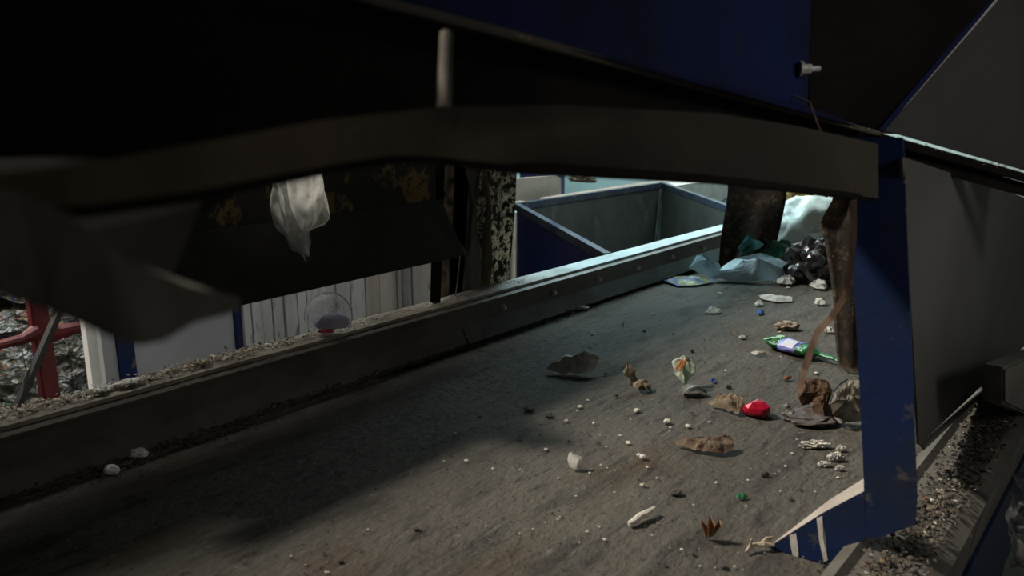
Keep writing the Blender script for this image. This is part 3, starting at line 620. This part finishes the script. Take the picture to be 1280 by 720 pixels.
# overhead duct added unseen to shade the belt; its top edge throws the long shadow
DZ = (4.0-1.50)/.89
du = empty('shade_blocker', (-4.3, 3.5, .95)); tag(du, 'unseen added duct above the timber partition', 'blocker')
bm = bmesh.new(); box(bm, (-4.6, -3.4, .95), (-4.0, 7.6, DZ)); o = obj('blocker_box', bm, M['wall_dark'], du); o.matrix_parent_inverse = Matrix.Translation(-Vector(du.location))
for yy in (-2.5, 0.6, 4.62):
    bm = bmesh.new(); box(bm, (-4.35, yy, FZ), (-4.25, yy+.1, .95)); o = obj('blocker_post', bm, M['wall_dark'], du); o.matrix_parent_inverse = Matrix.Translation(-Vector(du.location))

# ------------------------------------------------------------------ rubbish on the belt
RB = Matrix.Rotation(YAW, 4, 'Z')
def put(o, px, py, z=0.0, rz=0.0):
    P = onz(px, py, z); o.location = P; o.rotation_euler = (0, 0, YAW+rz); return o
def S_(px, py): return dep(onz(px, py))/FPX          # metres per pixel at a belt point
def osheet(name, pts, m, label, cat, seed=1, **kw):
    """pts: (px, py, height above belt)"""
    bm = sheet([onz(a, b, c) for a, b, c in pts], seed, **kw); o = obj(name, bm, m); rebase(o)
    if label: tag(o, label, cat)
    return o
def olump(name, x0, x1, ytop, ybot, m, label, cat, seed=1, hfrac=.7, rough=.3, freq=2.2, sub=3, rz=0, dfrac=.8, smooth=False):
    s = S_((x0+x1)/2, ybot); w = (x1-x0)*s; H = (ybot-ytop)*s
    h = H*hfrac; d = max(w*.25, min(w*dfrac, H*(1-hfrac)/.30+w*.1))
    bm = lump(w, d, h, seed, rough, freq, sub); o = obj(name, bm, m, None, smooth)
    P = onz((x0+x1)/2, ybot); o.location = P + FH*d*.4; o.rotation_euler = (0, 0, YAW+rz)
    if label: tag(o, label, cat)
    return o
def scrap(name, x0, x1, yt, yb, m, label, cat, seed=1, zf=.5, n=11, **kw):
    r = random.Random(seed*13+int(x0)); sc = S_((x0+x1)/2, yb); pts = []; cx, cy = (x0+x1)/2, (yt+yb)/2
    for i in range(n):
        an = i*2*math.pi/n; q = r.uniform(.62, 1.12); x = cx+math.cos(an)*(x1-x0)/2*q; y = cy-math.sin(an)*(yb-yt)/2*q
        h = max(0, (yb-y)/(yb-yt))*(yb-yt)*sc*zf*r.uniform(.2, 1.3); pts.append((x, y, .001+h))
    w = (x1-x0)*sc; kw.setdefault('bulge', w*.08); kw.setdefault('crease', w*.13); kw.setdefault('freq', 2.2/max(w, .01)); kw.setdefault('rings', 7); kw.setdefault('sub', 3)
    return osheet(name, pts, m, label, cat, seed, **kw)
# grey film piece
osheet('plastic_scrap', [(684, 462, .012), (700, 452, .03), (728, 452, .034), (737, 444, .06), (750, 450, .045), (745, 462, .015), (738, 468, .002), (710, 468, .002), (690, 466, .002)], M['greyfilm'], 'crumpled grey film lying alone in the shade left of the tan scraps', 'scrap', 3, bulge=.032, crease=.012, freq=14)
osheet('crumpled_paper', [(779, 466, .05), (783, 458, .07), (790, 459, .07), (795, 466, .05), (797, 476, .02), (796, 484, .002), (790, 484, .002), (787, 474, .03), (781, 474, .03)], M['tan'], 'upright twist of tan tissue on the belt', 'paper', 5, bulge=.012, crease=.014, freq=30)
scrap('crumpled_paper', 791, 816, 474, 492, M['tan'], 'flatter tan scrap lying below the upright twist of tissue', 'paper', 8)
# wrapper standing with silver cup
wr = osheet('wrapper', [(841, 466, .05), (840, 455, .075), (846, 448, .09), (853, 446, .095), (863, 450, .085), (868, 461, .06), (866, 471, .035), (860, 479, .012), (856, 486, .002), (850, 478, .02)], mat('white_green_wrapper', (.62, .64, .52), (.35, .45, .36), 30, rough=.5, layers=[((.12, .3, .16), 18, .6, .68)]), 'crumpled white wrapper with orange and green print on the belt', 'wrapper', 4, bulge=.01, crease=.012, freq=28)
inv = Matrix.Translation(-wr.location)
bm = sheet([onz(843, 464, .062), onz(846, 456, .08), onz(853, 450, .092), onz(858, 452, .09), onz(856, 459, .076), onz(850, 464, .064)], 3, bulge=.004, crease=.003, freq=30); bmesh.ops.translate(bm, verts=bm.verts, vec=FH*-.004 + ZZ*.006)
o2 = obj('print_patch', bm, mat('orange_print', (.55, .12, .04), (.4, .2, .05), 30, rough=.5), wr); o2.matrix_parent_inverse = inv; o2['label'] = 'orange printed patch'
bm = bmesh.new()
def cupfn(u, v):
    a = math.pi*(.02+.96*u); r = .045*(1-.25*v); return Vector((math.cos(a)*r, v*.05, math.sin(a)*r*.75+.002 + .004*noise.noise(Vector((u*6, v*4, 1)))))
bm = grid(cupfn, 18, 8, .002)
o = obj('crushed_cup', bm, M['foil'], smooth=True); put(o, 869, 495, 0, .25); tag(o, 'crushed silver cup touching the white wrapper', 'cup')
osheet('crumpled_paper', [(884, 506, .004), (898, 502, .02), (915, 499, .035), (928, 500, .04), (930, 510, .02), (922, 519, .002), (908, 515, .002), (893, 510, .002)], M['tan'], 'pale tan crumpled paper left of the red foil', 'paper', 8, bulge=.02, crease=.014, freq=30)
olump('crushed_can', 933, 963, 498, 522, M['redcan'], 'crushed shiny red foil wad on the belt', 'can', 12, .75, .35, 1.8, 2)
# brown box, clear piece and dark rag
osheet('cardboard_scrap', [(1001, 482, .09), (1012, 475, .10), (1033, 478, .095), (1041, 498, .06), (1044, 520, .01), (1032, 532, .002), (1014, 526, .004), (1018, 505, .04), (1004, 512, .01), (998, 500, .05)], M['brown_card'], 'torn dark brown cardboard folded upright under the strap', 'cardboard', 7, bulge=.015, crease=.016, freq=18)
olump('rag', 992, 1046, 508, 532, mat('dark_rag', (.045, .035, .032), (.1, .08, .075), 20), 'dark dirty rag below the torn brown cardboard', 'rag', 15, .5, .4)
osheet('plastic_scrap', [(977, 508, .04), (983, 505, .045), (990, 512, .03), (996, 522, .01), (994, 529, .002), (985, 524, .005), (979, 516, .02)], mat('cloudy_plastic', (.4, .39, .37), (.25, .24, .23), 30, rough=.3), 'cloudy plastic piece at the left end of the dark rag', 'scrap', 9, bulge=.006, crease=.006)
bc = osheet('carton', [(1039, 508, .07), (1046, 486, .10), (1062, 478, .11), (1082, 480, .11), (1088, 505, .06), (1086, 528, .005), (1052, 532, .002), (1045, 530, .003), (1040, 520, .02)], M['beige_card'], 'flattened beige carton with a dark rim partly behind the blue leg', 'carton', 5, bulge=.012, crease=.014, freq=16)
bm = bmesh.new(); tube(bm, [onz(1046, 530, .006), onz(1040, 520, .03), onz(1037, 505, .08), onz(1042, 490, .11), onz(1050, 480, .125), onz(1059, 474, .13)], .003, 6)
o2 = obj('rim', bm, M['black_wire'], bc); o2.matrix_parent_inverse = Matrix.Translation(-bc.location)

# green bottle, crushed, with label
bt = empty('plastic_bottle'); a = onz(963, 424, .03); b = onz(1050, 449, .03)
ax = (b-a); ax.z = 0; L_ = ax.length; bt.location = Vector((a.x, a.y, 0)); bt.rotation_euler = (0, 0, math.atan2(ax.y, ax.x)); tag(bt, 'crushed green plastic bottle with blue and white label', 'bottle')
def crushed(x0, x1, prof, name, m, par, grow=0, base=False, n=20, k=26, seed=2, flatz=.55):
    bm = bmesh.new(); R = []
    for i in range(n+1):
        t = i/n; x = (x0+(x1-x0)*t); r = prof(x/L_)
        ring = []
        for j in range(k):
            an = j*2*math.pi/k; rr = r*(1+.16*noise.noise(Vector((x*30, math.cos(an)*1.2, math.sin(an)*1.2+seed))))+grow
            if base and t < .15: rr *= 1-.35*(abs(math.sin(an*2.5)) < .4)
            ring.append(bm.verts.new((x, math.cos(an)*rr*1.1, math.sin(an)*rr*flatz+ .048*flatz)))
        R.append(ring)
    for A, B in zip(R, R[1:]):
        for j in range(k): bm.faces.new((A[j], B[j], B[(j+1) % k], A[(j+1) % k]))
    bm.faces.new(R[0]); bm.faces.new(R[-1][::-1]); return obj(name, bm, m, par, smooth=True)
def prof(t):
    if t < .06: return .030+.2*t
    if t < .6: return .043
    if t < .72: return .043-.26*(t-.6)
    return .012
crushed(0, L_*.97, prof, 'bottle_body', M['green_pet'], bt, base=True, n=34)
lb = crushed(L_*.22, L_*.47, prof, 'label_sleeve', M['label_blue'], bt, grow=.0015); lb['label'] = 'blue label sleeve'
crushed(L_*.97, L_*1.03, lambda t: .016, 'cap', M['green_pet'], bt)
bm = grid(lambda u, v: Vector((L_*(.27+.17*u), -.050+.048*v, .048*.55 + .047*.57*math.sqrt(max(.02, 1-((-.050+.048*v)/.052)**2)) + .001)), 6, 6, .001)
o2 = obj('label_patch', bm, M['label_white'], bt); o2['label'] = 'white patch on the label'
for fy in (-.024, .0, .022):   # ribs of the crumpled base, their highlights put in as paler green
    bm = bmesh.new(); tube(bm, [(-.012, fy, .030), (.03, fy, .048), (.055, fy*.9, .051)], .004, 6); obj('rib', bm, mat('rib_highlight_green', (.3, .5, .35), rough=.2, bs=0), bt)

olump('brown_lump', 973, 999, 398, 413, mat('brown_lump', (.13, .09, .06), (.28, .22, .16), 30), 'small brown lump above the green bottle', 'scrap', 3, .7, .3, 3)
scrap('plastic_scrap', 881, 905, 386, 393, M['white_paper'], 'small white scrap alone on the upper belt', 'scrap', 4)
osheet('plastic_scrap', [(948, 370, .01), (960, 369, .012), (975, 373, .01), (991, 372, .012), (990, 377, .002), (970, 378, .002), (952, 374, .002)], M['white_paper'], 'long white strip lying below the rubbish pile', 'scrap', 6, bulge=.008, crease=.006, freq=20)
scrap('plastic_scrap', 1011, 1037, 351, 363, M['white_paper'], 'white scrap at the foot of the black bag', 'scrap', 14)
scrap('plastic_scrap', 1017, 1034, 374, 382, M['white_paper'], 'small pale scrap beside the torn rubber strip', 'scrap', 17)
scrap('plastic_scrap', 943, 954, 376, 383, M['white_paper'], 'pale crumb of film below the left end of the white strip', 'scrap', 19)
scrap('plastic_scrap', 946, 956, 387, 394, M['bluebit'], 'bright blue plastic bit on the upper belt', 'scrap', 2)
scrap('plastic_scrap', 923, 936, 420, 424, M['white_foam'], 'thin white chip left of the green bottle', 'scrap', 6)
osheet('plastic_scrap', [(938, 441, .004), (944, 437, .02), (947, 440, .012), (961, 441, .01), (962, 444, .002), (945, 445, .002)], M['greyfilm'], 'grey folded strip below and left of the green bottle', 'scrap', 2, bulge=.005, crease=.005)
scrap('plastic_scrap', 1025, 1045, 410, 417, M['white_paper'], 'pale scrap just above the neck of the green bottle', 'scrap', 27)
scrap('plastic_scrap', 887, 896, 473, 479, M['bluebit'], 'blue plastic bit right of the crushed silver cup', 'scrap', 5)
scrap('plastic_scrap', 976, 991, 471, 476, mat('rust_bit', (.3, .07, .02), (.18, .05, .02), 40), 'rust-red bit between bottle and brown cardboard', 'scrap', 9)
# wood / cardboard piece
osheet('wood_scrap', [(843, 555, .004), (856, 552, .014), (874, 556, .008), (884, 549, .025), (903, 551, .022), (912, 547, .03), (919, 555, .018), (917, 567, .004), (898, 569, .002), (878, 566, .002), (868, 565, .002), (855, 560, .002)], mat('brown_bark_card', (.26, .19, .13), (.12, .085, .06), 24, rough=.8, layers=[((.3, .15, .09), 14, .6, .7)]), 'curled brown cardboard strip in the middle of the near belt', 'cardboard', 4, bulge=.008, crease=.012, freq=26)
osheet('paper_scrap', [(711, 568, .036), (714, 573, .028), (722, 575, .022), (737, 580, .012), (734, 585, .004), (722, 588, .003), (711, 585, .004), (709, 576, .02)], M['white_paper'], 'curled white paper with one corner sticking up', 'paper', 8, bulge=.016, crease=.006, freq=30)
bm = bmesh.new(); tube(bm, [onz(786, 655, .006), onz(795, 650, .010), onz(800, 645, .012), onz(806, 643, .012), onz(812, 639, .014), onz(818, 635, .014)], [.006, .009, .008, .010, .007, .005], 8); o = obj('stick', bm, mat('pale_stick', (.5, .48, .42), (.35, .32, .27), 50)); rebase(o); tag(o, 'short pale knobbly stick on the near belt', 'stick')
# ribbed brown card
P0 = onz(886, 672)
def fanfn(u, v):
    w = .009+.017*v; x = (u-.5)*2*w; z = .002+.054*v - .006*abs(math.sin(u*7))*v; y = .022*math.sin(u*math.pi*5)*.35*(.3+v) + .016*v*(1-abs(u-.5)*2)
    return Vector((x, y, z*(1-.15*abs(math.sin(u*9)))))
bm = grid(fanfn, 30, 10, .002); o = obj('pleated_card', bm, M['brown_light'], smooth=False); o.location = P0; o.rotation_euler = (.35, 0, YAW); tag(o, 'pleated brown cardboard scrap standing upright near the blue blade', 'cardboard')
# foam chunks
for (a, b, c, d, s, lb) in ((1007, 1032, 549, 560, 3, 'largest white foam chunk left of the blue leg'), (1047, 1057, 556, 564, 4, 'topmost of the four small white foam chunks'), (1038, 1053, 563, 576, 5, 'white foam chunk beneath the topmost small one'), (1025, 1037, 575, 583, 6, 'flat white foam chunk lying furthest left of the four small ones'), (1046, 1055, 580, 588, 7, 'lowest white foam chunk just above the blade')):
    olump('foam_chunk', a+1, b-1, c, d, M['white_foam'], lb, 'foam', s, .85, .9, 3.2, 4, dfrac=.5)['group'] = 'white foam chunks by the blue leg'
bm = bmesh.new(); tube(bm, [onz(932, 690, .004), onz(938, 682, .012), onz(946, 680, .012), onz(955, 680, .014), onz(968, 682, .01)], [.003, .005, .004, .006, .003], 6); tube(bm, [onz(938, 682, .012), onz(939, 674, .03)], [.004, .002], 6); tube(bm, [onz(950, 680, .012), onz(958, 673, .022), onz(968, 671, .02)], [.003, .004, .002], 6)
o = obj('twig', bm, M['tan']); rebase(o); tag(o, 'pale twig at the tip of the blue blade', 'twig')
olump('stone', 839, 853, 610, 619, M['crumb_d'], 'dark stone on the near belt', 'stone', 4, .6, .2)
scrap('plastic_scrap', 918, 934, 617, 624, M['greenbit'], 'flat dark green scrap on the near belt', 'scrap', 9)
for a, b, c, d, s in ((796, 802, 566, 571, 1), (800, 808, 567, 574, 2)):
    olump('foam_bead', a, b, c, d, M['white_foam'], 'one of two white foam beads lying together on the near belt', 'foam', s, .8, .2)['group'] = 'pair of white foam beads'
bm = bmesh.new(); tube(bm, [onz(779, 409, .003), onz(779, 409, .003)+ZZ*.028], [.0025, .002], 6); o = obj('sliver', bm, M['white_foam']); rebase(o); tag(o, 'tiny white sliver standing upright on the shaded belt', 'scrap')
olump('foam_lump', 128, 147, 579, 594, M['white_foam'], 'rounded white lump in the dirt seam at left, nearer one', 'foam', 3, .8, .15)
olump('foam_lump', 158, 182, 558, 573, M['white_paper'], 'pale lump half buried in the dirt seam, further one', 'foam', 6, .8, .3)
olump('rubble', 694, 712, 383, 392, mat('grey_rubble', (.2, .2, .18), (.12, .12, .1), 30), 'grey clod against the shiny skirt of the left rail', 'scrap', 6, .8, .3)
olump('rubble', 712, 735, 380, 388, mat('pale_rubble', (.3, .3, .27), (.2, .2, .18), 30), 'paler clod against the shiny skirt, further along', 'scrap', 8, .7, .3)
# scraps on the left rail
for x, y, w, s, lb in ((160, 489, 26, 3, 'white flake of film on the left rail'), (128, 498, 16, 5, 'small white flake on the rail left of the larger one'), (255, 459, 12, 6, 'pale brown flake on the left rail before the clear lid')):
    P = onx(x, y, -2.28); bm = lump(w*dep(P)/FPX, .03, .014, s, .6, 3); o = obj('flake', bm, M['white_paper'] if s != 6 else M['tan']); o.location = (-2.275, P.y, .19); o.rotation_euler = (0, 0, 1.5); tag(o, lb, 'scrap')

# rubbish pile at the far end
osheet('leaflet', [(829, 351, .004), (842, 346, .014), (866, 345, .02), (891, 350, .010), (893, 353, .003), (870, 357, .002), (848, 358, .002)], M['leaflet'], 'printed blue and yellow leaflet at the foot of the far left rail', 'leaflet', 3, bulge=.01, crease=.006, freq=14, rings=6)
osheet('paper_scrap', [(861, 336, .05), (872, 321, .13), (884, 324, .11), (900, 332, .07), (905, 344, .02), (893, 350, .002), (875, 344, .02)], mat('white_blue_paper', (.5, .6, .64), (.36, .46, .5), 14, layers=[((.1, .14, .3), 30, .64, .68)]), 'upright pale paper leaning by the far rubber strip', 'paper', 5, bulge=.03, crease=.02, freq=9)
osheet('sack', [(890, 348, .02), (903, 334, .06), (925, 325, .11), (950, 321, .14), (975, 326, .12), (992, 336, .07), (993, 346, .02), (975, 352, .003), (940, 354, .002), (910, 353, .003)], M['blue_white'], 'flattened pale blue plastic sack in front of the green film', 'sack', 4, bulge=.05, crease=.02, freq=8)
scrap('paper_scrap', 969, 998, 344, 359, M['white_paper'], 'dirty white crumpled scraps at the right end of the pale blue sack', 'paper', 7)
osheet('green_film', [(926, 318, .12), (935, 306, .17), (962, 302, .19), (985, 305, .19), (998, 318, .13), (1002, 335, .06), (990, 343, .01), (960, 336, .03), (935, 332, .04)], M['green_film'], 'shiny dark green plastic film behind the pale blue sack', 'film', 3, bulge=.05, crease=.035, freq=9)
osheet('film_scrap', [(923, 312, .14), (932, 299, .21), (944, 300, .2), (953, 308, .17), (946, 313, .15), (927, 320, .11)], M['cyan'], 'cyan film scrap sticking out left of the green film', 'film', 6, bulge=.02, crease=.02, freq=12)
# black bag and white sack have volume
def bag(name, x0, x1, ytop, ybot, m, label, seed, yofs=0, rough=.22, dfrac=.7, freq=1.9, z0=0, sub=4):
    s = S_((x0+x1)/2, ybot); w = (x1-x0)*s; P = onz((x0+x1)/2, ybot); dh = Vector((P.x, P.y, 0)).normalized(); P = P + dh*yofs
    s2 = dep(P)/FPX; h = (ybot-ytop)*s2*1.0
    bm = lump(w*s2/s, w*dfrac, h, seed, rough, freq, sub); o = obj(name, bm, m, None, name == 'sack'); o.location = P+dh*w*dfrac*.4+ZZ*z0; o.rotation_euler = (0, 0, YAW); tag(o, label, 'bag'); return o
bag('bin_bag', 982, 1052, 298, 354, M['black_bag'], 'shiny black bin bag right of the green film', 13, rough=.3)
bag('sack', 960, 1052, 262, 335, M['white_sack'], 'big off-white sack standing behind the black bin bag', 22, yofs=.5, rough=.16, dfrac=.5)
bag('sack', 1028, 1062, 240, 330, mat('bright_white_sack', (.75, .82, .84), (.5, .56, .56), 10, rough=.35), 'small bright white plastic bag above the off-white sack', 5, yofs=.5, rough=.3)
bag('rubbish_heap', 975, 1030, 236, 330, M['orange'], 'orange and brown rubbish showing behind the off-white sack', 8, yofs=1.3, rough=.35)

# ------------------------------------------------------------------ countable crumbs on the belt
rc = random.Random(12); protos = []
for k, (mm, cc) in enumerate((('crumb_w', 0), ('crumb_w', 1), ('crumb_d', 2), ('crumb_d', 3), ('crumb_b', 4))):
    bm = lump(1, .8, .55, 30+k, .4, 2.2, 2); me = bpy.data.meshes.new('crumb'); bm.to_mesh(me); bm.free(); me.materials.append(M[mm]); protos.append(me)
GL = {0: ('pale crumb scattered on the belt', 'pale crumbs on the belt'), 1: ('dark crumb scattered on the belt', 'dark crumbs on the belt'), 2: ('brown crumb scattered on the belt', 'brown crumbs on the belt')}
def crumb(px, py, size_px, kind):
    me = protos[{0: rc.choice([0, 1]), 1: rc.choice([2, 3]), 2: 4}[kind]]
    o = bpy.data.objects.new('crumb', me); COL.objects.link(o); s = S_(px, py)*size_px*.75; o.location = onz(px, py, 0.0); o.scale = (s*rc.uniform(.8, 1.2),)*2 + (s*rc.uniform(.8, 1.1),)
    o.rotation_euler = (0, 0, rc.uniform(0, 6.28)); tag(o, GL[kind][0], 'crumb', group=GL[kind][1])
for (x, y, s) in [(683, 560, 6), (737, 590, 4), (785, 551, 8), (809, 582, 5), (803, 604, 7), (734, 663, 6), (749, 657, 4), (756, 672, 7), (821, 596, 4), (895, 602, 4), (852, 685, 5), (918, 707, 4), (583, 574, 6), (616, 584, 6), (569, 540, 5), (460, 661, 4), (796, 510, 10), (725, 506, 7), (722, 512, 5), (708, 524, 6), (742, 527, 6), (834, 524, 10), (838, 533, 5), (860, 530, 8), (887, 526, 4), (735, 499, 4), (907, 462, 5), (1020, 465, 6), (975, 414, 4), (751, 580, 3), (759, 584, 3), (700, 645, 3), (990, 565, 4), (982, 581, 5), (969, 591, 3), (975, 613, 3), (1100, 560, 3), (968, 350, 5), (985, 358, 5), (555, 575, 4), (517, 520, 3), (740, 416, 5), (738, 432, 5), (815, 391, 4), (930, 372, 5), (899, 365, 6), (1050, 556, 4), (720, 619, 3), (768, 614, 4), (812, 622, 3), (724, 677, 3), (666, 660, 3), (682, 652, 3), (649, 666, 3), (815, 668, 3), (697, 648, 3), (769, 587, 3), (775, 543, 4), (750, 543, 3), (653, 589, 3)]: crumb(x, y+s*.4, s, 0)
for (x, y, s) in [(686, 518, 11), (662, 511, 14), (770, 493, 9), (711, 550, 6), (910, 482, 9), (865, 437, 8), (881, 452, 5), (955, 592, 14), (988, 622, 9), (865, 690, 8), (805, 413, 6), (901, 491, 5), (903, 706, 12), (757, 466, 5), (690, 640, 5), (798, 598, 5), (749, 553, 6), (650, 548, 6), (425, 700, 8), (520, 660, 8), (405, 690, 5), (600, 520, 5), (830, 704, 6), (800, 500, 4), (865, 515, 5), (1000, 610, 6)]: crumb(x, y+2, s, 1)
n = 0
while n < 230:
    x = rc.uniform(300, 1060); y = rc.uniform(350, 716); P = onz(x, y)
    if not (-2.1 < P.x < -.5): continue
    if P.x < -1.45 and rc.random() < .75: continue
    crumb(x, y, rc.uniform(1.4, 4.2), rc.choice([0, 1, 1, 2, 2, 2])); n += 1

# ------------------------------------------------------------------ hanging bag on the guard
bl = [(348, 198), (343, 215), (343, 230), (343, 245), (343, 260), (344, 272), (345, 280), (347, 288), (352, 297), (361, 307), (371, 315)]
br = [(404, 198), (406, 215), (409, 230), (412, 245), (414, 260), (415, 272), (404, 281), (384, 288), (380, 298), (379, 308), (381, 320)]
def interp(L, t):
    k = t*(len(L)-1); i = min(int(k), len(L)-2); f = k-i; return L[i][0]+(L[i+1][0]-L[i][0])*f, L[i][1]+(L[i+1][1]-L[i][1])*f
def bagfn(u, v):
    a = interp(bl, v); b = interp(br, v); P = onx(a[0]+(b[0]-a[0])*u, a[1]+(b[1]-a[1])*u, -2.07)
    return P + Vector((-.06*(1-v)**2 + .05*(abs(math.sin(u*7+v*1.5+3*noise.noise(Vector((u*1.6, v*1.2, 0)))))-.5)*(.5+.5*v) + .03*ridged(Vector((u*1.0, v*.8, .3)), 4, 3), 0, 0))
bm = grid(bagfn, 36, 36, .001); o = obj('plastic_bag', bm, M['bag_film'], smooth=True); rebase(o); tag(o, 'translucent white plastic bag hanging from the ochre-stained guard', 'bag')
# a second fold in front
def bagfn2(u, v):
    a = interp([(356, 200), (358, 230), (362, 255), (370, 275), (376, 288)], v); b = interp([(402, 200), (404, 230), (405, 255), (397, 276), (384, 289)], v)
    return onx(a[0]+(b[0]-a[0])*u, a[1]+(b[1]-a[1])*u, -2.02) + Vector((.02*math.sin(u*math.pi)+.012*noise.noise(Vector((u*5, v*5, 8))), 0, 0))
bm = grid(bagfn2, 20, 24, .001); o2 = obj('front_fold', bm, M['bag_film'], o, smooth=True); o2.matrix_parent_inverse = Matrix.Translation(-o.location)
bm = bmesh.new(); tube(bm, [onx(376, 316, -2.06), onx(380, 321, -2.06), onx(382, 327, -2.06)], [.004, .002, .001], 5); o3 = obj('torn_tail', bm, M['white_paper'], o); o3.matrix_parent_inverse = Matrix.Translation(-o.location)

# clear lid on the left rail
LC = onx(411, 400, -2.275); rr_ = .5*58*dep(LC)/FPX
lid = empty('clear_lid', (LC.x, LC.y, .185)); tag(lid, 'clear round plastic lid standing on the left rail with lilac film inside', 'lid')
tow = (EYE-LC).normalized(); tow.z = 0; tow.normalize(); rt = ZZ.cross(tow).normalized(); upv = (ZZ*.95 - tow*.22).normalized(); nn = rt.cross(upv)
C0 = Vector((0, 0, rr_*.72))
def lidfn(u, v):
    an = -.25*math.pi + u*1.5*math.pi; r = rr_*v; d = .03*(1-v**4)
    return C0 + rt*math.cos(an)*r + upv*max(-.72*rr_, math.sin(an)*r*.98) + nn*d + nn*.001*math.sin(an*18)
bm = grid(lidfn, 40, 8, .0015); obj('dome', bm, M['lid_film'], lid, smooth=True)
bm = bmesh.new(); tube(bm, [C0 + rt*math.cos(a)*rr_ + upv*max(-.72*rr_, math.sin(a)*rr_*.98) for a in [(-.25+1.5*i/36)*math.pi for i in range(37)]], .0028, 6); obj('rim', bm, mat('clear_rim', (.85, .85, .85), None, rough=.15, bs=0), lid)
bm = lump(.105, .04, .06, 4, .2, 1.8, 3); o = obj('film_wad', bm, M['lilac'], lid, smooth=True, loc=rt*.012+tow*.02+ZZ*.016); o.rotation_euler = (0, 0, math.atan2(rt.y, rt.x)); o['label'] = 'lilac film wad'
bm = lump(.045, .02, .016, 6, .5, 2.5, 2); o = obj('red_scrap', bm, M['redbit'], lid, loc=-rt*.008+tow*.035+ZZ*.006); o.rotation_euler = (0, 0, math.atan2(rt.y, rt.x)); o['label'] = 'crimson scrap'

# ------------------------------------------------------------------ clutter at the right edge
P = onx(1248, 477, -.36)
bm = lump(.09, .06, .03, 4, .4, 2.5); o = obj('plastic_scrap', bm, M['white_paper']); o.location = onz(1250, 482, .06); o.rotation_euler = (0, 0, .5); tag(o, 'pale plastic scrap at the far end of the right rail', 'scrap')
bm = bmesh.new(); slab(bm, [onx(1256, 460, -.27), onx(1300, 440, -.27), onx(1330, 500, -.27), onx(1300, 525, -.27), onx(1256, 505, -.27)], .05); bmesh.ops.bevel(bm, geom=bm.edges[:], offset=.006, segments=2, affect='EDGES'); o = obj('bearing_block', bm, M['rrail']); rebase(o); tag(o, 'grimy grey block at the far end of the right rail', 'block')
def pfn(u, v):
    return atd(1262+u*22+4*math.sin(v*9), 590+v*120, 1.9) + FW*.03*noise.noise(Vector((u*3, v*8, 2))) 
bm = grid(pfn, 8, 30, .001); o = obj('torn_film', bm, mat_film('dark_torn_film', (.12, .12, .12), .5, .3)); rebase(o); tag(o, 'torn grey film hanging at the lower right edge', 'film')
bm = bmesh.new(); bar(bm, atd(1227, 570, 2.3), atd(1229, 598, 2.3), .01); o = obj('red_tag', bm, M['red']); rebase(o); tag(o, 'small dull red rod below the right rail', 'rod')
bm = bmesh.new(); tube(bm, [atd(1192, 665, 1.9), atd(1202, 663, 1.9), atd(1212, 667, 1.9), atd(1214, 672, 1.9)], .002, 5); o = obj('wire', bm, M['tan']); rebase(o); tag(o, 'short curled pale wire in the dark below the right rail', 'wire')

# ------------------------------------------------------------------ light
def area(name, loc, target, sx, sy, power, col, spread=180):
    d = bpy.data.lights.new(name, 'AREA'); d.shape = 'RECTANGLE'; d.size = sx; d.size_y = sy; d.energy = power; d.color = col; d.spread = math.radians(spread)
    o = bpy.data.objects.new(name, d); COL.objects.link(o); o.location = loc; o.rotation_euler = (Vector(target)-Vector(loc)).to_track_quat('-Z', 'Y').to_euler(); return o
sd = bpy.data.lights.new('daylight', 'SUN'); sd.energy = 5.6; sd.angle = math.radians(6.0); sd.color = (1, .91, .79)
so = bpy.data.objects.new('daylight', sd); COL.objects.link(so); so.rotation_euler = Vector((.89, .45, -1)).to_track_quat('-Z', 'Y').to_euler(); so.location = (-6, -2, 6)
area('fill_partition', (-2.62, 2.0, 1.15), (-4.0, 2.1, .1), 3.2, .25, 10, (1, 1, .98), 140)  # added fill light for the boards, no known lamp here
area('fill_rail', (-2.62, 1.4, 1.0), (-2.55, 1.4, 0), 3.0, .12, 4.5, (1, .97, .9), 58)  # extra downlight added to brighten the left rail top
area('fill_far', (-3.1, 4.75, 2.3), (-1.7, 5.0, .1), 1.0, .8, 62, (.66, .95, 1.0), 120)  # invented teal fill for the rubbish pile and far belt
area('fill_hopper', (1.9, 1.3, 1.9), (-.5, 1.75, .75), .6, .6, 2.3, (1, .96, .9), 58)  # fill added for the hopper's outer faces, not a real fixture
area('fill_left', (-3.7, 7.6, 3.6), (-8.0, 7.6, 0), 1.5, 1.5, 420, (.78, .98, 1.0))  # made-up source that brightens the teal walls and white board
area('fill_bales', (-5.25, 1.5, 1.3), (-6.1, 1.5, -.7), 2.2, .5, 32, (1, 1, .97), 130)  # light added only to lift the bales
w = bpy.data.worlds.new('world'); SC.world = w; w.use_nodes = True; bg = w.node_tree.nodes['Background']; bg.inputs[0].default_value = (.75, .85, 1, 1); bg.inputs[1].default_value = .022

# ------------------------------------------------------------------ camera
cam = bpy.data.cameras.new('camera'); co = bpy.data.objects.new('camera', cam); COL.objects.link(co)
cam.sensor_width = 36; cam.lens = 36*FPX/1280; cam.clip_start = .02; cam.clip_end = 100
co.matrix_world = Matrix.Translation(EYE) @ Matrix((RT, UP, -FW)).transposed().to_4x4()
cam.dof.use_dof = True; cam.dof.focus_distance = 2.9; cam.dof.aperture_fstop = 3.6
SC.camera = co
SC.view_settings.view_transform = 'Standard'; SC.view_settings.look = 'None'; SC.view_settings.gamma = 1; SC.view_settings.exposure = 0; SC.view_settings.use_curve_mapping = False
